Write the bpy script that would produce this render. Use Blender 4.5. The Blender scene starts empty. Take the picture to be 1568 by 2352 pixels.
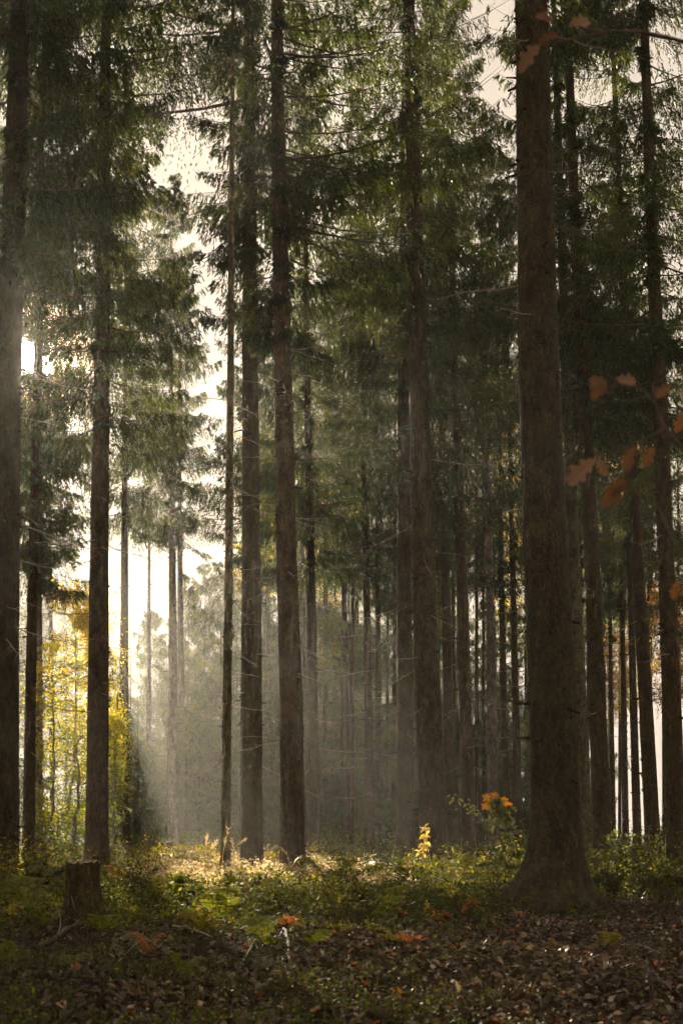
import bpy, math, random
import numpy as np
from mathutils import Vector, Matrix

# ------------------------------------------------------------------ camera, light, sky
S = bpy.context.scene
COL = S.collection
RNG = np.random.default_rng(11)
TILT = math.radians(9.57)
EYE = 1.3
FU = 4288.0                                   # focal length in 1568-wide photo units

cam = bpy.data.cameras.new('camera')
cam.sensor_fit = 'VERTICAL'; cam.sensor_height = 36.0; cam.lens = 65.6
cam.clip_start = 0.1; cam.clip_end = 3000
cam.dof.use_dof = True; cam.dof.focus_distance = 38.0; cam.dof.aperture_fstop = 4.0
camo = bpy.data.objects.new('camera', cam); COL.objects.link(camo)
camo.location = (0, 0, EYE); camo.rotation_euler = (math.pi/2 + TILT, 0, 0)
S.camera = camo

SUN_EL = math.radians(14.1); SUN_AZ = math.radians(-9.79)      # azimuth from +Y towards +X
SUND = np.array([math.sin(SUN_AZ)*math.cos(SUN_EL), math.cos(SUN_AZ)*math.cos(SUN_EL), math.sin(SUN_EL)])
sl = bpy.data.lights.new('sun', 'SUN'); sl.energy = 5.0; sl.angle = math.radians(0.5); sl.color = (1.0, 0.84, 0.61)
so = bpy.data.objects.new('sun', sl); COL.objects.link(so)
so.rotation_euler = Vector(SUND).to_track_quat('Z', 'Y').to_euler()

S.view_settings.view_transform = 'Standard'; S.view_settings.look = 'None'
EXPO = 2.2
S.view_settings.exposure = EXPO; S.view_settings.gamma = 1.0
S.render.engine = 'CYCLES'
cy = S.cycles
cy.max_bounces = 5; cy.diffuse_bounces = 3; cy.glossy_bounces = 1; cy.transmission_bounces = 3
cy.transparent_max_bounces = 4; cy.volume_bounces = 0
cy.use_denoising = True
cy.sample_clamp_indirect = 4.0; cy.sample_clamp_direct = 0
cy.caustics_reflective = False; cy.caustics_refractive = False

W = bpy.data.worlds.new('World'); S.world = W; W.use_nodes = True
wn = W.node_tree; wn.nodes.clear()
def N(t, typ, **kw):
    n = t.nodes.new(typ)
    for k, v in kw.items(): setattr(n, k, v)
    return n
CREAM = tuple(c/2**EXPO for c in (0.78, 0.655, 0.53))
sky = N(wn, 'ShaderNodeTexSky', sky_type='NISHITA', sun_disc=False, sun_elevation=SUN_EL, sun_rotation=SUN_AZ, dust_density=4.0)
mul = N(wn, 'ShaderNodeVectorMath', operation='SCALE'); mul.inputs['Scale'].default_value = 0.05
wn.links.new(sky.outputs[0], mul.inputs[0])
mixn = N(wn, 'ShaderNodeMix', data_type='RGBA'); mixn.inputs['Factor'].default_value = 0.9
wn.links.new(mul.outputs[0], mixn.inputs['A']); mixn.inputs['B'].default_value = (*CREAM, 1)
mn = N(wn, 'ShaderNodeVectorMath', operation='MINIMUM'); mn.inputs[1].default_value = CREAM
wn.links.new(mixn.outputs['Result'], mn.inputs[0])
# the bright aureole that the sky has round the sun
tcw = N(wn, 'ShaderNodeTexCoord'); dt = N(wn, 'ShaderNodeVectorMath', operation='DOT_PRODUCT'); dt.inputs[1].default_value = tuple(SUND)
wn.links.new(tcw.outputs['Generated'], dt.inputs[0])
prev = mn
for deg, amt, colr in ((1.0, 9.0, (1, .93, .8)), (2.4, 1.2, (1, .62, .25))):
    au = N(wn, 'ShaderNodeMapRange', interpolation_type='SMOOTHERSTEP'); au.inputs['From Min'].default_value = math.cos(math.radians(deg)); au.inputs['From Max'].default_value = 1.0
    au.inputs['To Max'].default_value = amt
    wn.links.new(dt.outputs['Value'], au.inputs[0])
    ac = N(wn, 'ShaderNodeVectorMath', operation='SCALE'); ac.inputs[0].default_value = colr; wn.links.new(au.outputs[0], ac.inputs['Scale'])
    sm = N(wn, 'ShaderNodeVectorMath', operation='ADD'); wn.links.new(prev.outputs[0], sm.inputs[0]); wn.links.new(ac.outputs[0], sm.inputs[1]); prev = sm
bg = N(wn, 'ShaderNodeBackground'); bg.inputs['Strength'].default_value = 1.0
wo = N(wn, 'ShaderNodeOutputWorld')
wn.links.new(sm.outputs[0], bg.inputs['Color']); wn.links.new(bg.outputs[0], wo.inputs[0])

HAZE_DENSITY = 0.00023; HAZE_G = 0.74

# ------------------------------------------------------------------ geometry helpers
CT, ST = math.cos(TILT), math.sin(TILT)
def at(u, v, d):
    """photo point (1568-wide units) at distance d along the ground -> world xyz"""
    cx = (u - 784)/FU; cyy = (1176 - v)/FU
    x, y, z = cx, CT - cyy*ST, ST + cyy*CT
    return np.array([x*d/y, d, EYE + z*d/y])
def gh(x, y):
    x = np.asarray(x, float); y = np.asarray(y, float)
    h = 0.07*np.sin(x*0.55+1.3)*np.cos(y*0.31) + 0.05*np.sin(x*1.1+y*0.7) + 0.025*np.sin(x*2.7-y*1.9+.5)
    h = h + .13*np.exp(-((x-3.42)**2+(y-30)**2)/.55) + .06*np.exp(-((x+3.7)**2+(y-25)**2)/.3)
    q = np.clip((y-30)/22, 0, 1)
    return h*np.clip((y+10)/20, .3, 1) + .06*q*q*(3-2*q)
def on_ground(u, v):
    """where the photo point meets the ground"""
    d = EYE*FU/max(v-1899, 8)
    for _ in range(6):
        p = at(u, v, d); g = float(gh(p[0], p[1]))
        d *= 1 - (g-p[2])/(g-EYE-1e-6)*-1 if False else (EYE-g)/(EYE-p[2])
    p = at(u, v, d); return np.array([p[0], p[1], float(gh(p[0], p[1]))])
def at_d(u, d):
    p = at(u, 1899, d); return np.array([p[0], d, float(gh(p[0], d))])

class MB:
    def __init__(s): s.V=[]; s.F=[]; s.T=[]; s.n=0
    def add(s, V, F, tint=1.0, mat=0, smooth=False):
        V = np.asarray(V, np.float32).reshape(-1, 3); F = np.asarray(F, np.int64)
        s.F.append((F + s.n, mat, smooth)); s.V.append(V)
        t = np.broadcast_to(np.asarray(tint, np.float32), (len(V),)) if np.ndim(tint) <= 1 else tint
        s.T.append(np.array(t, np.float32)); s.n += len(V)
    def mesh(s, name, mats):
        V = np.concatenate(s.V); T = np.concatenate(s.T)
        me = bpy.data.meshes.new(name)
        me.vertices.add(len(V)); me.vertices.foreach_set('co', V.ravel())
        vi = np.concatenate([f.ravel() for f, _, _ in s.F])
        tot = np.concatenate([np.full(len(f), f.shape[1]) for f, _, _ in s.F])
        mi = np.concatenate([np.full(len(f), m) for f, m, _ in s.F]).astype(np.int32)
        sm = np.concatenate([np.full(len(f), q) for f, _, q in s.F]).astype(bool)
        st = np.concatenate([[0], np.cumsum(tot)[:-1]])
        me.loops.add(len(vi)); me.loops.foreach_set('vertex_index', vi.astype(np.int32))
        me.polygons.add(len(tot)); me.polygons.foreach_set('loop_start', st.astype(np.int32))
        me.polygons.foreach_set('loop_total', tot.astype(np.int32))
        me.polygons.foreach_set('material_index', mi)
        me.polygons.foreach_set('use_smooth', sm)
        a = me.attributes.new('tint', 'FLOAT', 'POINT'); a.data.foreach_set('value', T)
        for m in mats: me.materials.append(m)
        me.update(calc_edges=True); me.validate()
        return me
    def build(s, name, mats, parent=None, loc=None):
        if not isinstance(mats, (list, tuple)): mats = [mats]
        return link(name, s.mesh(name, mats), parent, loc)

def link(name, me, parent=None, loc=None):
    o = bpy.data.objects.new(name, me); COL.objects.link(o)
    if parent is not None: o.parent = parent
    if loc is not None: o.location = loc
    return o
def tag(o, label=None, cat=None, group=None, kind=None):
    if label: o['label'] = label
    if cat: o['category'] = cat
    if group: o['group'] = group
    if kind: o['kind'] = kind
    return o
def thing(name, label, cat, loc, group=None, rz=0):
    o = bpy.data.objects.new(name, None); COL.objects.link(o); o.empty_display_size = .2
    o.location = loc; o.rotation_euler = (0, 0, rz)
    return tag(o, label, cat, group)

def unit(a): return a/np.maximum(np.linalg.norm(a, axis=-1, keepdims=True), 1e-9)
def tubes(P, R, k=4, ref=None):
    """P (B,n,3) centre lines, R (B,n) radii -> verts, quads"""
    P = np.asarray(P, float); R = np.asarray(R, float)
    if P.ndim == 2: P = P[None]; R = R[None]
    B, n, _ = P.shape
    T = unit(np.gradient(P, axis=1))
    if ref is None:
        mt = np.abs(unit(P[:, -1]-P[:, 0])[:, 2])
        r = np.where((mt > .8)[:, None, None], np.array([1., 0, 0]), np.array([0, 0, 1.]))
    else: r = np.asarray(ref, float)
    s = unit(np.cross(T, r)); u = np.cross(s, T)
    a = np.arange(k)*2*math.pi/k
    V = P[:, :, None] + R[:, :, None, None]*(s[:, :, None]*np.cos(a)[None, None, :, None] + u[:, :, None]*np.sin(a)[None, None, :, None])
    i = np.arange(n-1)[:, None]; j = np.arange(k)[None]
    f = np.stack([i*k+j, i*k+(j+1) % k, (i+1)*k+(j+1) % k, (i+1)*k+j], -1).reshape(-1, 4)
    F = (f[None] + (np.arange(B)*n*k)[:, None, None]).reshape(-1, 4)
    return V.reshape(-1, 3), F
def kites(base, d, side, L, Wd, mid=.45):
    """one leaf-shaped quad per row"""
    base, d, side = (np.asarray(q, float).reshape(-1, 3) for q in (base, d, side))
    L = np.broadcast_to(np.asarray(L, float).reshape(-1), (len(base),))[:, None]
    Wd = np.broadcast_to(np.asarray(Wd, float).reshape(-1), (len(base),))[:, None]
    m = base + d*L*mid
    V = np.stack([base, m+side*Wd*.5, base+d*L, m-side*Wd*.5], 1)
    F = np.arange(len(base)*4).reshape(-1, 4)
    return V.reshape(-1, 3), F
def leaves6(base, d, side, nrm, L, Wd, fold=.25):
    """folded leaf: midrib and two wings (two quads)"""
    L = np.asarray(L, float)[:, None]; Wd = np.asarray(Wd, float)[:, None]
    m1 = base + d*L*.35 + nrm*L*.06; m2 = base + d*L*.72 + nrm*L*.05
    up = nrm*Wd*fold
    V = np.stack([base, m1-side*Wd*.5+up, m2-side*Wd*.42+up, base+d*L, m2+side*Wd*.42+up, m1+side*Wd*.5+up, m1, m2], 1)
    n = len(base); o = (np.arange(n)*8)[:, None]
    F4 = np.concatenate([o+np.array([[0, 6, 7, 1]]), o+np.array([[0, 5, 7, 6]])])   # placeholders replaced below
    F4 = np.concatenate([o+np.array([[6, 1, 2, 7]]), o+np.array([[5, 6, 7, 4]])])
    F3 = np.concatenate([o+np.array([[0, 1, 6]]), o+np.array([[0, 6, 5]]), o+np.array([[7, 2, 3]]), o+np.array([[7, 3, 4]])])
    return V.reshape(-1, 3), F4, F3
def rand_dirs(n, r=RNG):
    return unit(r.normal(size=(n, 3)))
def rnd(a, b, n=None): return RNG.uniform(a, b, n)
def vnoise(x, y, s=0):
    """cheap smooth 2-d value noise, 0..1"""
    x = np.asarray(x, float); y = np.asarray(y, float)
    xi = np.floor(x).astype(int); yi = np.floor(y).astype(int); fx = x-xi; fy = y-yi
    fx = fx*fx*(3-2*fx); fy = fy*fy*(3-2*fy)
    def h(a, b): 
        q = np.sin(a*127.1+b*311.7+s*74.7)*43758.5453; return q-np.floor(q)
    return (h(xi, yi)*(1-fx)+h(xi+1, yi)*fx)*(1-fy)+(h(xi, yi+1)*(1-fx)+h(xi+1, yi+1)*fx)*fy

# ------------------------------------------------------------------ materials
def new_mat(name):
    m = bpy.data.materials.new(name); m.use_nodes = True; t = m.node_tree; t.nodes.clear()
    return m, t, N(t, 'ShaderNodeOutputMaterial')
def leaf_mat(name, stops, trans=.35, tcol=(1.2, 1.1, .5), rough=.6, spec=.2, noise=6.0):
    """leaf colour picked from a ramp by the mesh's own tint value, with some light passing through"""
    m, t, out = new_mat(name)
    at_ = N(t, 'ShaderNodeAttribute', attribute_name='tint')
    r = N(t, 'ShaderNodeValToRGB'); e = r.color_ramp.elements
    while len(e) < len(stops): e.new(.5)
    for q, (p, c) in zip(e, stops): q.position = p; q.color = (*c, 1)
    t.links.new(at_.outputs['Fac'], r.inputs[0])
    p = N(t, 'ShaderNodeBsdfPrincipled'); p.inputs['Roughness'].default_value = rough
    p.inputs['Specular IOR Level'].default_value = spec
    t.links.new(r.outputs[0], p.inputs['Base Color'])
    tr = N(t, 'ShaderNodeBsdfTranslucent')
    mm = N(t, 'ShaderNodeMix', data_type='RGBA', blend_type='MULTIPLY'); mm.inputs['Factor'].default_value = 1
    t.links.new(r.outputs[0], mm.inputs['A']); mm.inputs['B'].default_value = (*tcol, 1)
    t.links.new(mm.outputs['Result'], tr.inputs['Color'])
    mx = N(t, 'ShaderNodeMixShader'); mx.inputs[0].default_value = trans
    t.links.new(p.outputs[0], mx.inputs[1]); t.links.new(tr.outputs[0], mx.inputs[2])
    t.links.new(mx.outputs[0], out.inputs[0])
    return m
def bark_mat(name, c1, c2, moss=(.036, .036, .01), mossamt=.35, bump=.6):
    m, t, out = new_mat(name); L = t.links.new
    tc = N(t, 'ShaderNodeTexCoord'); mp = N(t, 'ShaderNodeMapping'); mp.inputs['Scale'].default_value = (1, 1, .42)
    L(tc.outputs['Object'], mp.inputs[0])
    n1 = N(t, 'ShaderNodeTexNoise'); n1.inputs['Scale'].default_value = 26; n1.inputs['Detail'].default_value = 6; n1.inputs['Roughness'].default_value = .7
    L(mp.outputs[0], n1.inputs['Vector'])
    vo = N(t, 'ShaderNodeTexVoronoi', feature='DISTANCE_TO_EDGE'); vo.inputs['Scale'].default_value = 17
    L(mp.outputs[0], vo.inputs['Vector'])
    n2 = N(t, 'ShaderNodeTexNoise'); n2.inputs['Scale'].default_value = 1.7; n2.inputs['Detail'].default_value = 4
    L(tc.outputs['Object'], n2.inputs['Vector'])
    r = N(t, 'ShaderNodeValToRGB'); r.color_ramp.elements[0].position = .33; r.color_ramp.elements[1].position = .68
    r.color_ramp.elements[0].color = (*c1, 1); r.color_ramp.elements[1].color = (*c2, 1)
    L(n1.outputs[0], r.inputs[0])
    r2 = N(t, 'ShaderNodeValToRGB'); r2.color_ramp.elements[0].position = .48; r2.color_ramp.elements[1].position = .7
    r2.color_ramp.elements[0].color = (0, 0, 0, 1); r2.color_ramp.elements[1].color = (mossamt,)*3+(1,)
    L(n2.outputs[0], r2.inputs[0])
    mx = N(t, 'ShaderNodeMix', data_type='RGBA'); L(r2.outputs[0], mx.inputs['Factor']); L(r.outputs[0], mx.inputs['A']); mx.inputs['B'].default_value = (*moss, 1)
    a = N(t, 'ShaderNodeAttribute', attribute_name='tint')
    n3 = N(t, 'ShaderNodeTexNoise'); n3.inputs['Scale'].default_value = 5.5; n3.inputs['Detail'].default_value = 5; n3.inputs['Roughness'].default_value = .65
    L(mp.outputs[0], n3.inputs['Vector'])
    r3 = N(t, 'ShaderNodeMapRange'); r3.inputs['From Min'].default_value = .32; r3.inputs['From Max'].default_value = .7; r3.inputs['To Min'].default_value = .45; r3.inputs['To Max'].default_value = 1.5
    L(n3.outputs[0], r3.inputs[0])
    v2 = N(t, 'ShaderNodeTexVoronoi'); v2.inputs['Scale'].default_value = 19; L(mp.outputs[0], v2.inputs['Vector'])
    sx = N(t, 'ShaderNodeSeparateColor'); L(v2.outputs['Color'], sx.inputs[0])
    r4 = N(t, 'ShaderNodeMapRange'); r4.inputs['To Min'].default_value = .7; r4.inputs['To Max'].default_value = 1.3; L(sx.outputs[0], r4.inputs[0])
    mq = N(t, 'ShaderNodeMath', operation='MULTIPLY'); L(r3.outputs[0], mq.inputs[0]); L(r4.outputs[0], mq.inputs[1]); r3 = mq
    m3 = N(t, 'ShaderNodeMix', data_type='RGBA', blend_type='MULTIPLY'); m3.inputs['Factor'].default_value = 1
    L(mx.outputs['Result'], m3.inputs['A']); L(r3.outputs[0], m3.inputs['B'])
    mu = N(t, 'ShaderNodeMix', data_type='RGBA', blend_type='MULTIPLY'); mu.inputs['Factor'].default_value = 1
    L(m3.outputs['Result'], mu.inputs['A']); L(a.outputs['Fac'], mu.inputs['B'])
    ve = N(t, 'ShaderNodeMapRange'); ve.inputs['From Max'].default_value = .12; ve.inputs['To Min'].default_value = .68
    L(vo.outputs['Distance'], ve.inputs[0])
    mv = N(t, 'ShaderNodeMix', data_type='RGBA', blend_type='MULTIPLY'); mv.inputs['Factor'].default_value = 1
    L(mu.outputs['Result'], mv.inputs['A']); L(ve.outputs[0], mv.inputs['B'])
    p = N(t, 'ShaderNodeBsdfPrincipled'); p.inputs['Roughness'].default_value = .85; p.inputs['Specular IOR Level'].default_value = .15
    L(mv.outputs['Result'], p.inputs['Base Color'])
    ad = N(t, 'ShaderNodeMath', operation='ADD'); L(n3.outputs[0], ad.inputs[0]); L(ve.outputs[0], ad.inputs[1])
    b = N(t, 'ShaderNodeBump'); b.inputs['Strength'].default_value = bump; b.inputs['Distance'].default_value = .06
    L(ad.outputs[0], b.inputs['Height']); L(b.outputs[0], p.inputs['Normal'])
    L(p.outputs[0], out.inputs[0])
    return m
def plain_mat(name, c1, c2, scale=20, rough=.85, bump=.4):
    m, t, out = new_mat(name); L = t.links.new
    tc = N(t, 'ShaderNodeTexCoord')
    n1 = N(t, 'ShaderNodeTexNoise'); n1.inputs['Scale'].default_value = scale; n1.inputs['Detail'].default_value = 6
    L(tc.outputs['Object'], n1.inputs['Vector'])
    r = N(t, 'ShaderNodeValToRGB'); r.color_ramp.elements[0].position = .35; r.color_ramp.elements[1].position = .65
    r.color_ramp.elements[0].color = (*c1, 1); r.color_ramp.elements[1].color = (*c2, 1); L(n1.outputs[0], r.inputs[0])
    p = N(t, 'ShaderNodeBsdfPrincipled'); p.inputs['Roughness'].default_value = rough; p.inputs['Specular IOR Level'].default_value = .2
    L(r.outputs[0], p.inputs['Base Color'])
    b = N(t, 'ShaderNodeBump'); b.inputs['Strength'].default_value = bump; b.inputs['Distance'].default_value = .02
    L(n1.outputs[0], b.inputs['Height']); L(b.outputs[0], p.inputs['Normal']); L(p.outputs[0], out.inputs[0])
    return m

M = {}
M['needle'] = leaf_mat('spruce_needles', [(0, (.014, .025, .005)), (.5, (.032, .055, .010)), (1, (.072, .094, .015))], trans=.28, tcol=(2.4, 1.9, .4), rough=.55)
M['bark'] = bark_mat('spruce_bark', (.032, .021, .006), (.080, .054, .018))
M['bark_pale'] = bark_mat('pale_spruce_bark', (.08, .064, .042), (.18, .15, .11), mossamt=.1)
M['bark_moss'] = bark_mat('mossy_spruce_bark', (.024, .017, .005), (.060, .043, .014), mossamt=.6)
M['bark_warm'] = bark_mat('warm_spruce_bark', (.040, .025, .009), (.098, .065, .028), mossamt=.2)
M['bark_thin'] = bark_mat('young_spruce_bark', (.07, .058, .025), (.14, .12, .055), mossamt=.8)
M['dead'] = plain_mat('dead_wood', (.11, .085, .06), (.24, .19, .14), 9)
M['deadpale'] = plain_mat('bleached_wood', (.14, .105, .07), (.24, .19, .135), 9)
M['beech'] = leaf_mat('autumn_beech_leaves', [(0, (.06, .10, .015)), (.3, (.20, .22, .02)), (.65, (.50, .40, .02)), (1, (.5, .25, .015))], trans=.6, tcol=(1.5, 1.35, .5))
M['beech_bark'] = plain_mat('beech_bark', (.1, .09, .07), (.17, .16, .13), 5)
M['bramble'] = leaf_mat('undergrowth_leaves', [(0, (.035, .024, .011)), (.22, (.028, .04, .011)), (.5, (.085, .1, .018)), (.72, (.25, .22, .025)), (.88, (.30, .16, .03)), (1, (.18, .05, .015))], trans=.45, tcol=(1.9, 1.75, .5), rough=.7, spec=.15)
M['stem'] = plain_mat('brown_stems', (.05, .035, .02), (.11, .08, .05), 15)
M['litter'] = leaf_mat('leaf_litter', [(0, (.028, .018, .009)), (.4, (.085, .054, .028)), (.7, (.20, .14, .09)), (.93, (.34, .26, .19)), (1, (.34, .11, .02))], trans=.12, rough=.62, spec=.25)
M['moss'] = leaf_mat('moss', [(0, (.018, .026, .008)), (.6, (.04, .055, .012)), (1, (.10, .10, .02))], trans=.25)
M['fern_green'] = leaf_mat('green_fern', [(0, (.055, .07, .013)), (1, (.15, .145, .022))], trans=.5, tcol=(1.6, 1.6, .5))
M['fern_yellow'] = leaf_mat('yellowing_fern', [(0, (.12, .115, .015)), (1, (.28, .22, .025))], trans=.5, tcol=(1.3, 1.25, .5))
M['fern_rust'] = leaf_mat('rusty_fern', [(0, (.16, .06, .02)), (1, (.36, .14, .03))], trans=.45, tcol=(1.4, 1.1, .6))
M['oak_rust'] = leaf_mat('rusty_oak_leaf', [(0, (.12, .065, .033)), (1, (.19, .105, .05))], trans=.4, tcol=(1.3, 1, .6))
M['oak_pale'] = leaf_mat('pale_oak_leaf', [(0, (.2, .115, .065)), (1, (.28, .17, .105))], trans=.3, tcol=(1.1, 1, .7))
M['maple'] = leaf_mat('orange_maple_leaf', [(0, (.5, .2, .02)), (1, (.6, .34, .03))], trans=.55, tcol=(1.3, 1.1, .4))
M['sapgreen'] = leaf_mat('sapling_leaves', [(0, (.06, .10, .045)), (.6, (.12, .17, .065)), (1, (.34, .30, .03))], trans=.35, rough=.4, spec=.5)
M['saplight'] = leaf_mat('cream_leaves', [(0, (.5, .4, .12)), (1, (.65, .55, .28))], trans=.5)
M['redleaf'] = leaf_mat('red_leaf', [(0, (.26, .035, .012)), (1, (.32, .08, .02))], trans=.35)
M['grass'] = leaf_mat('autumn_grass', [(0, (.05, .055, .015)), (1, (.17, .14, .05))], trans=.4, tcol=(1.5, 1.4, .5))
M['straw'] = leaf_mat('dry_straw', [(0, (.40, .31, .17)), (1, (.58, .47, .28))], trans=.5, tcol=(1.2, 1.1, .8))

# soil
m, t, out = new_mat('forest_soil'); L = t.links.new
tc = N(t, 'ShaderNodeTexCoord')
n1 = N(t, 'ShaderNodeTexNoise'); n1.inputs['Scale'].default_value = 14; n1.inputs['Detail'].default_value = 8; n1.inputs['Roughness'].default_value = .75
L(tc.outputs['Object'], n1.inputs['Vector'])
r = N(t, 'ShaderNodeValToRGB'); e = r.color_ramp.elements; e[0].position = .3; e[1].position = .75
e[0].color = (.012, .008, .004, 1); e[1].color = (.045, .03, .016, 1); L(n1.outputs[0], r.inputs[0])
p = N(t, 'ShaderNodeBsdfPrincipled'); p.inputs['Roughness'].default_value = 1; p.inputs['Specular IOR Level'].default_value = .03; L(r.outputs[0], p.inputs['Base Color'])
b = N(t, 'ShaderNodeBump'); b.inputs['Strength'].default_value = 1; b.inputs['Distance'].default_value = .05
L(n1.outputs[0], b.inputs['Height']); L(b.outputs[0], p.inputs['Normal']); L(p.outputs[0], out.inputs[0])
M['soil'] = m

# ------------------------------------------------------------------ ground
gx = np.unique(np.concatenate([np.linspace(-110, -12, 60), np.linspace(-12, 12, 121), np.linspace(12, 110, 60)]))
gy = np.unique(np.concatenate([np.linspace(-60, 8, 40), np.linspace(8, 75, 260), np.linspace(75, 215, 90)]))
X, Y = np.meshgrid(gx, gy)
Z = gh(X, Y) + .02*(vnoise(X*4, Y*4)-.5)
mb = MB(); nx_, ny_ = len(gx), len(gy)
i = np.arange(ny_-1)[:, None]; j = np.arange(nx_-1)[None]
mb.add(np.stack([X, Y, Z], -1), np.stack([i*nx_+j, i*nx_+j+1, (i+1)*nx_+j+1, (i+1)*nx_+j], -1).reshape(-1, 4), smooth=True)
tag(mb.build('forest_floor', M['soil']), kind='structure')

# ------------------------------------------------------------------ where the sun gets through the canopy
# (ground x, ground y, radius x, radius y): shafts of missing boughs along the sun's direction
SHAFTS = [(-5.0, 63, .8, 18), (-2.1, 41, 1.7, 7.5), (-3.0, 55, .3, 9), (1.6, 38, .5, 4), (3.0, 40, .45, 2.4), (2.33, 36.5, .95, 3.5), (6.2, 37, .8, 3.0), (-5.6, 33, .6, 2.6),
          (-3.6, 30, .6, 2.4), (9.0, 48, 1.2, 5), (4.8, 44, .5, 3), (-7.0, 50, 1.9, 17), (.88, -5.1, .62, 2.4)]
def opened(P, grow=0.0):
    g = P[..., :2] - SUND[:2]*(P[..., 2:3]/SUND[2])
    # boughs break the light into streaks that fan out from the sun
    ang = (g[..., 0]-.88)/np.maximum(g[..., 1]+5.1, 3.0)
    wob = np.where(g[..., 1] > 15, .15 + 1.5*vnoise(ang*75, g[..., 1]*.03, 3), 1.0)
    o = np.zeros(P.shape[:-1], bool)
    for cx_, cy_, rx, ry in SHAFTS:
        a = np.array([cx_-.88, cy_+5.1]); a = a/np.linalg.norm(a) if cy_ > 0 else np.array([0., 1.])
        dx, dy = g[..., 0]-cx_, g[..., 1]-cy_
        o |= ((dx*a[1]-dy*a[0])/(rx+grow))**2 + ((dx*a[0]+dy*a[1])/(ry+4*grow))**2 < wob
    return o

# ------------------------------------------------------------------ spruces
PI = math.pi
def crown_mesh(base, axis, H, zc, R, dens=1.0, fine=1.0, asym=None, seed=0, cull=True, low=1.0, tone=0.0, front=0.0, wide=None, thinned=0.0):
    """boughs of a Norway spruce: drooping limbs, hanging branchlets, small needle sprays"""
    r = np.random.default_rng(seed)
    nb = int((H-zc)*8.0*dens)
    z = zc + (H-zc)*np.sort(r.uniform(0, 1, nb))**1.12
    f = (z-zc)/(H-zc)
    az = r.uniform(0, 2*math.pi, nb) 
    Lb = (R*np.clip((1-f), 0, 1)**.72*r.uniform(.55, 1.12, nb) + .3)
    Lb *= np.where(f < .1, r.uniform(.35, 1.0, nb)*low, 1)
    if asym is not None: Lb *= 1 + asym[1]*np.cos(az-asym[0])
    Lb = np.maximum(Lb, .25)
    if wide is not None: Lb = np.where(z > wide[0], Lb*(1+wide[2]*np.clip(np.cos(az-wide[1]), 0, 1)**.7), Lb)
    Lb = np.where((f < front) & (np.abs((az+PI/2+PI) % (2*PI)-PI) < 1.0) & (r.uniform(size=nb) < .85), .25, Lb)
    dirs = np.stack([np.cos(az), np.sin(az)], -1)
    slope = r.uniform(-.55, -.12, nb) + .55*f
    up = r.uniform(.12, .4, nb)
    c = axis(z)
    def pos(t):   # uses the arrays as they stand                                     # t (nb,J)
        hor = Lb[:, None]*t
        zz = z[:, None] + hor*slope[:, None] + Lb[:, None]*up[:, None]*t**2.2
        xy = c[:, None, :2] + dirs[:, None]*hor[..., None]
        return np.concatenate([xy, zz[..., None]], -1)
    mb = MB()
    # limbs
    tt = np.tile(np.linspace(0, 1, 6), (nb, 1))
    P = pos(tt)
    keep_limb = ~opened(base + P[:, 3]) if cull else np.ones(nb, bool)
    rad = (.008+.012*Lb[:, None])*(1-tt*.85)*.8
    if keep_limb.any():
        V, F = tubes(P[keep_limb], rad[keep_limb], 3); mb.add(V, F, .55, 1)
    # branchlets: long boughs carry more of them
    rp = np.repeat(np.arange(nb), np.ceil(Lb/2.0).astype(int)); nb = len(rp)
    Lb, z, dirs, slope, up, c, f = Lb[rp], z[rp], dirs[rp], slope[rp], up[rp], c[rp], f[rp]
    J = max(6, int(26*fine)); K = max(4, int(11*fine))
    t = np.clip((np.arange(J)[None]+r.uniform(0, 1, (nb, J)))/J, 0.04, 1)**.8
    Q = pos(t)
    sgn = np.where(r.uniform(size=(nb, J)) < .5, 1, -1)
    perp = np.stack([-dirs[:, 1], dirs[:, 0]], -1)[:, None]*sgn[..., None]
    hd = np.concatenate([perp*r.uniform(.1, .8, (nb, J, 1)) + dirs[:, None]*r.uniform(.05, .6, (nb, J, 1)), r.uniform(-1.25, -.2, (nb, J, 1))], -1)
    hd = unit(hd)
    bl = Lb[:, None]*.42*(1.12-t)*r.uniform(.6, 1.25, (nb, J)) + .12
    thin = r.uniform(size=(nb, J)) < .92
    if thinned: thin &= vnoise(Q[..., 0]*.8+Q[..., 1]*.55+seed*.13, Q[..., 2]*.95+Q[..., 1]*.25, seed) > thinned
    near_ = opened(base + Q, 1.0) if cull else np.zeros((nb, J), bool)
    s = (np.arange(K)+.5)/K
    A = Q[:, :, None] + hd[:, :, None]*(bl[:, :, None]*s)[..., None]
    A[..., 2] -= (bl[:, :, None]*s**2)*.22
    n = nb*J*K
    e = unit(hd[:, :, None] + r.normal(size=(nb, J, K, 3))*.36 + np.array([0, 0, -.22]))
    sd = unit(np.cross(e, r.normal(size=e.shape)))
    sc = 1/math.sqrt(fine)
    Lk = r.uniform(.11, .22, (nb, J, K))*sc; Wk = r.uniform(.03, .05, (nb, J, K))*sc
    bt = np.clip(.40 + tone + .25*r.normal(size=(nb, 1, 1)) + .10*r.normal(size=(nb, J, 1)) + .22*(s-.4), 0, 1) + 0*Lk
    msk = np.broadcast_to(thin[:, :, None], (nb, J, K)) & (r.uniform(size=(nb, J, K)) < .95)
    if near_.any():                                  # prune every spray that would hang into a shaft
        nz = np.broadcast_to(near_[:, :, None], (nb, J, K)) & msk
        bad = opened(base + A[nz] + e[nz]*.1, .05); w_ = np.argwhere(nz)[bad]; msk = msk.copy(); msk[w_[:, 0], w_[:, 1], w_[:, 2]] = False
    A, e, sd, Lk, Wk, bt = A[msk], e[msk], sd[msk], Lk[msk], Wk[msk], bt[msk]
    V, F = kites(A, e, sd, Lk, Wk)
    mb.add(V, F, np.repeat(bt, 4), 0)
    return mb

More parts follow.
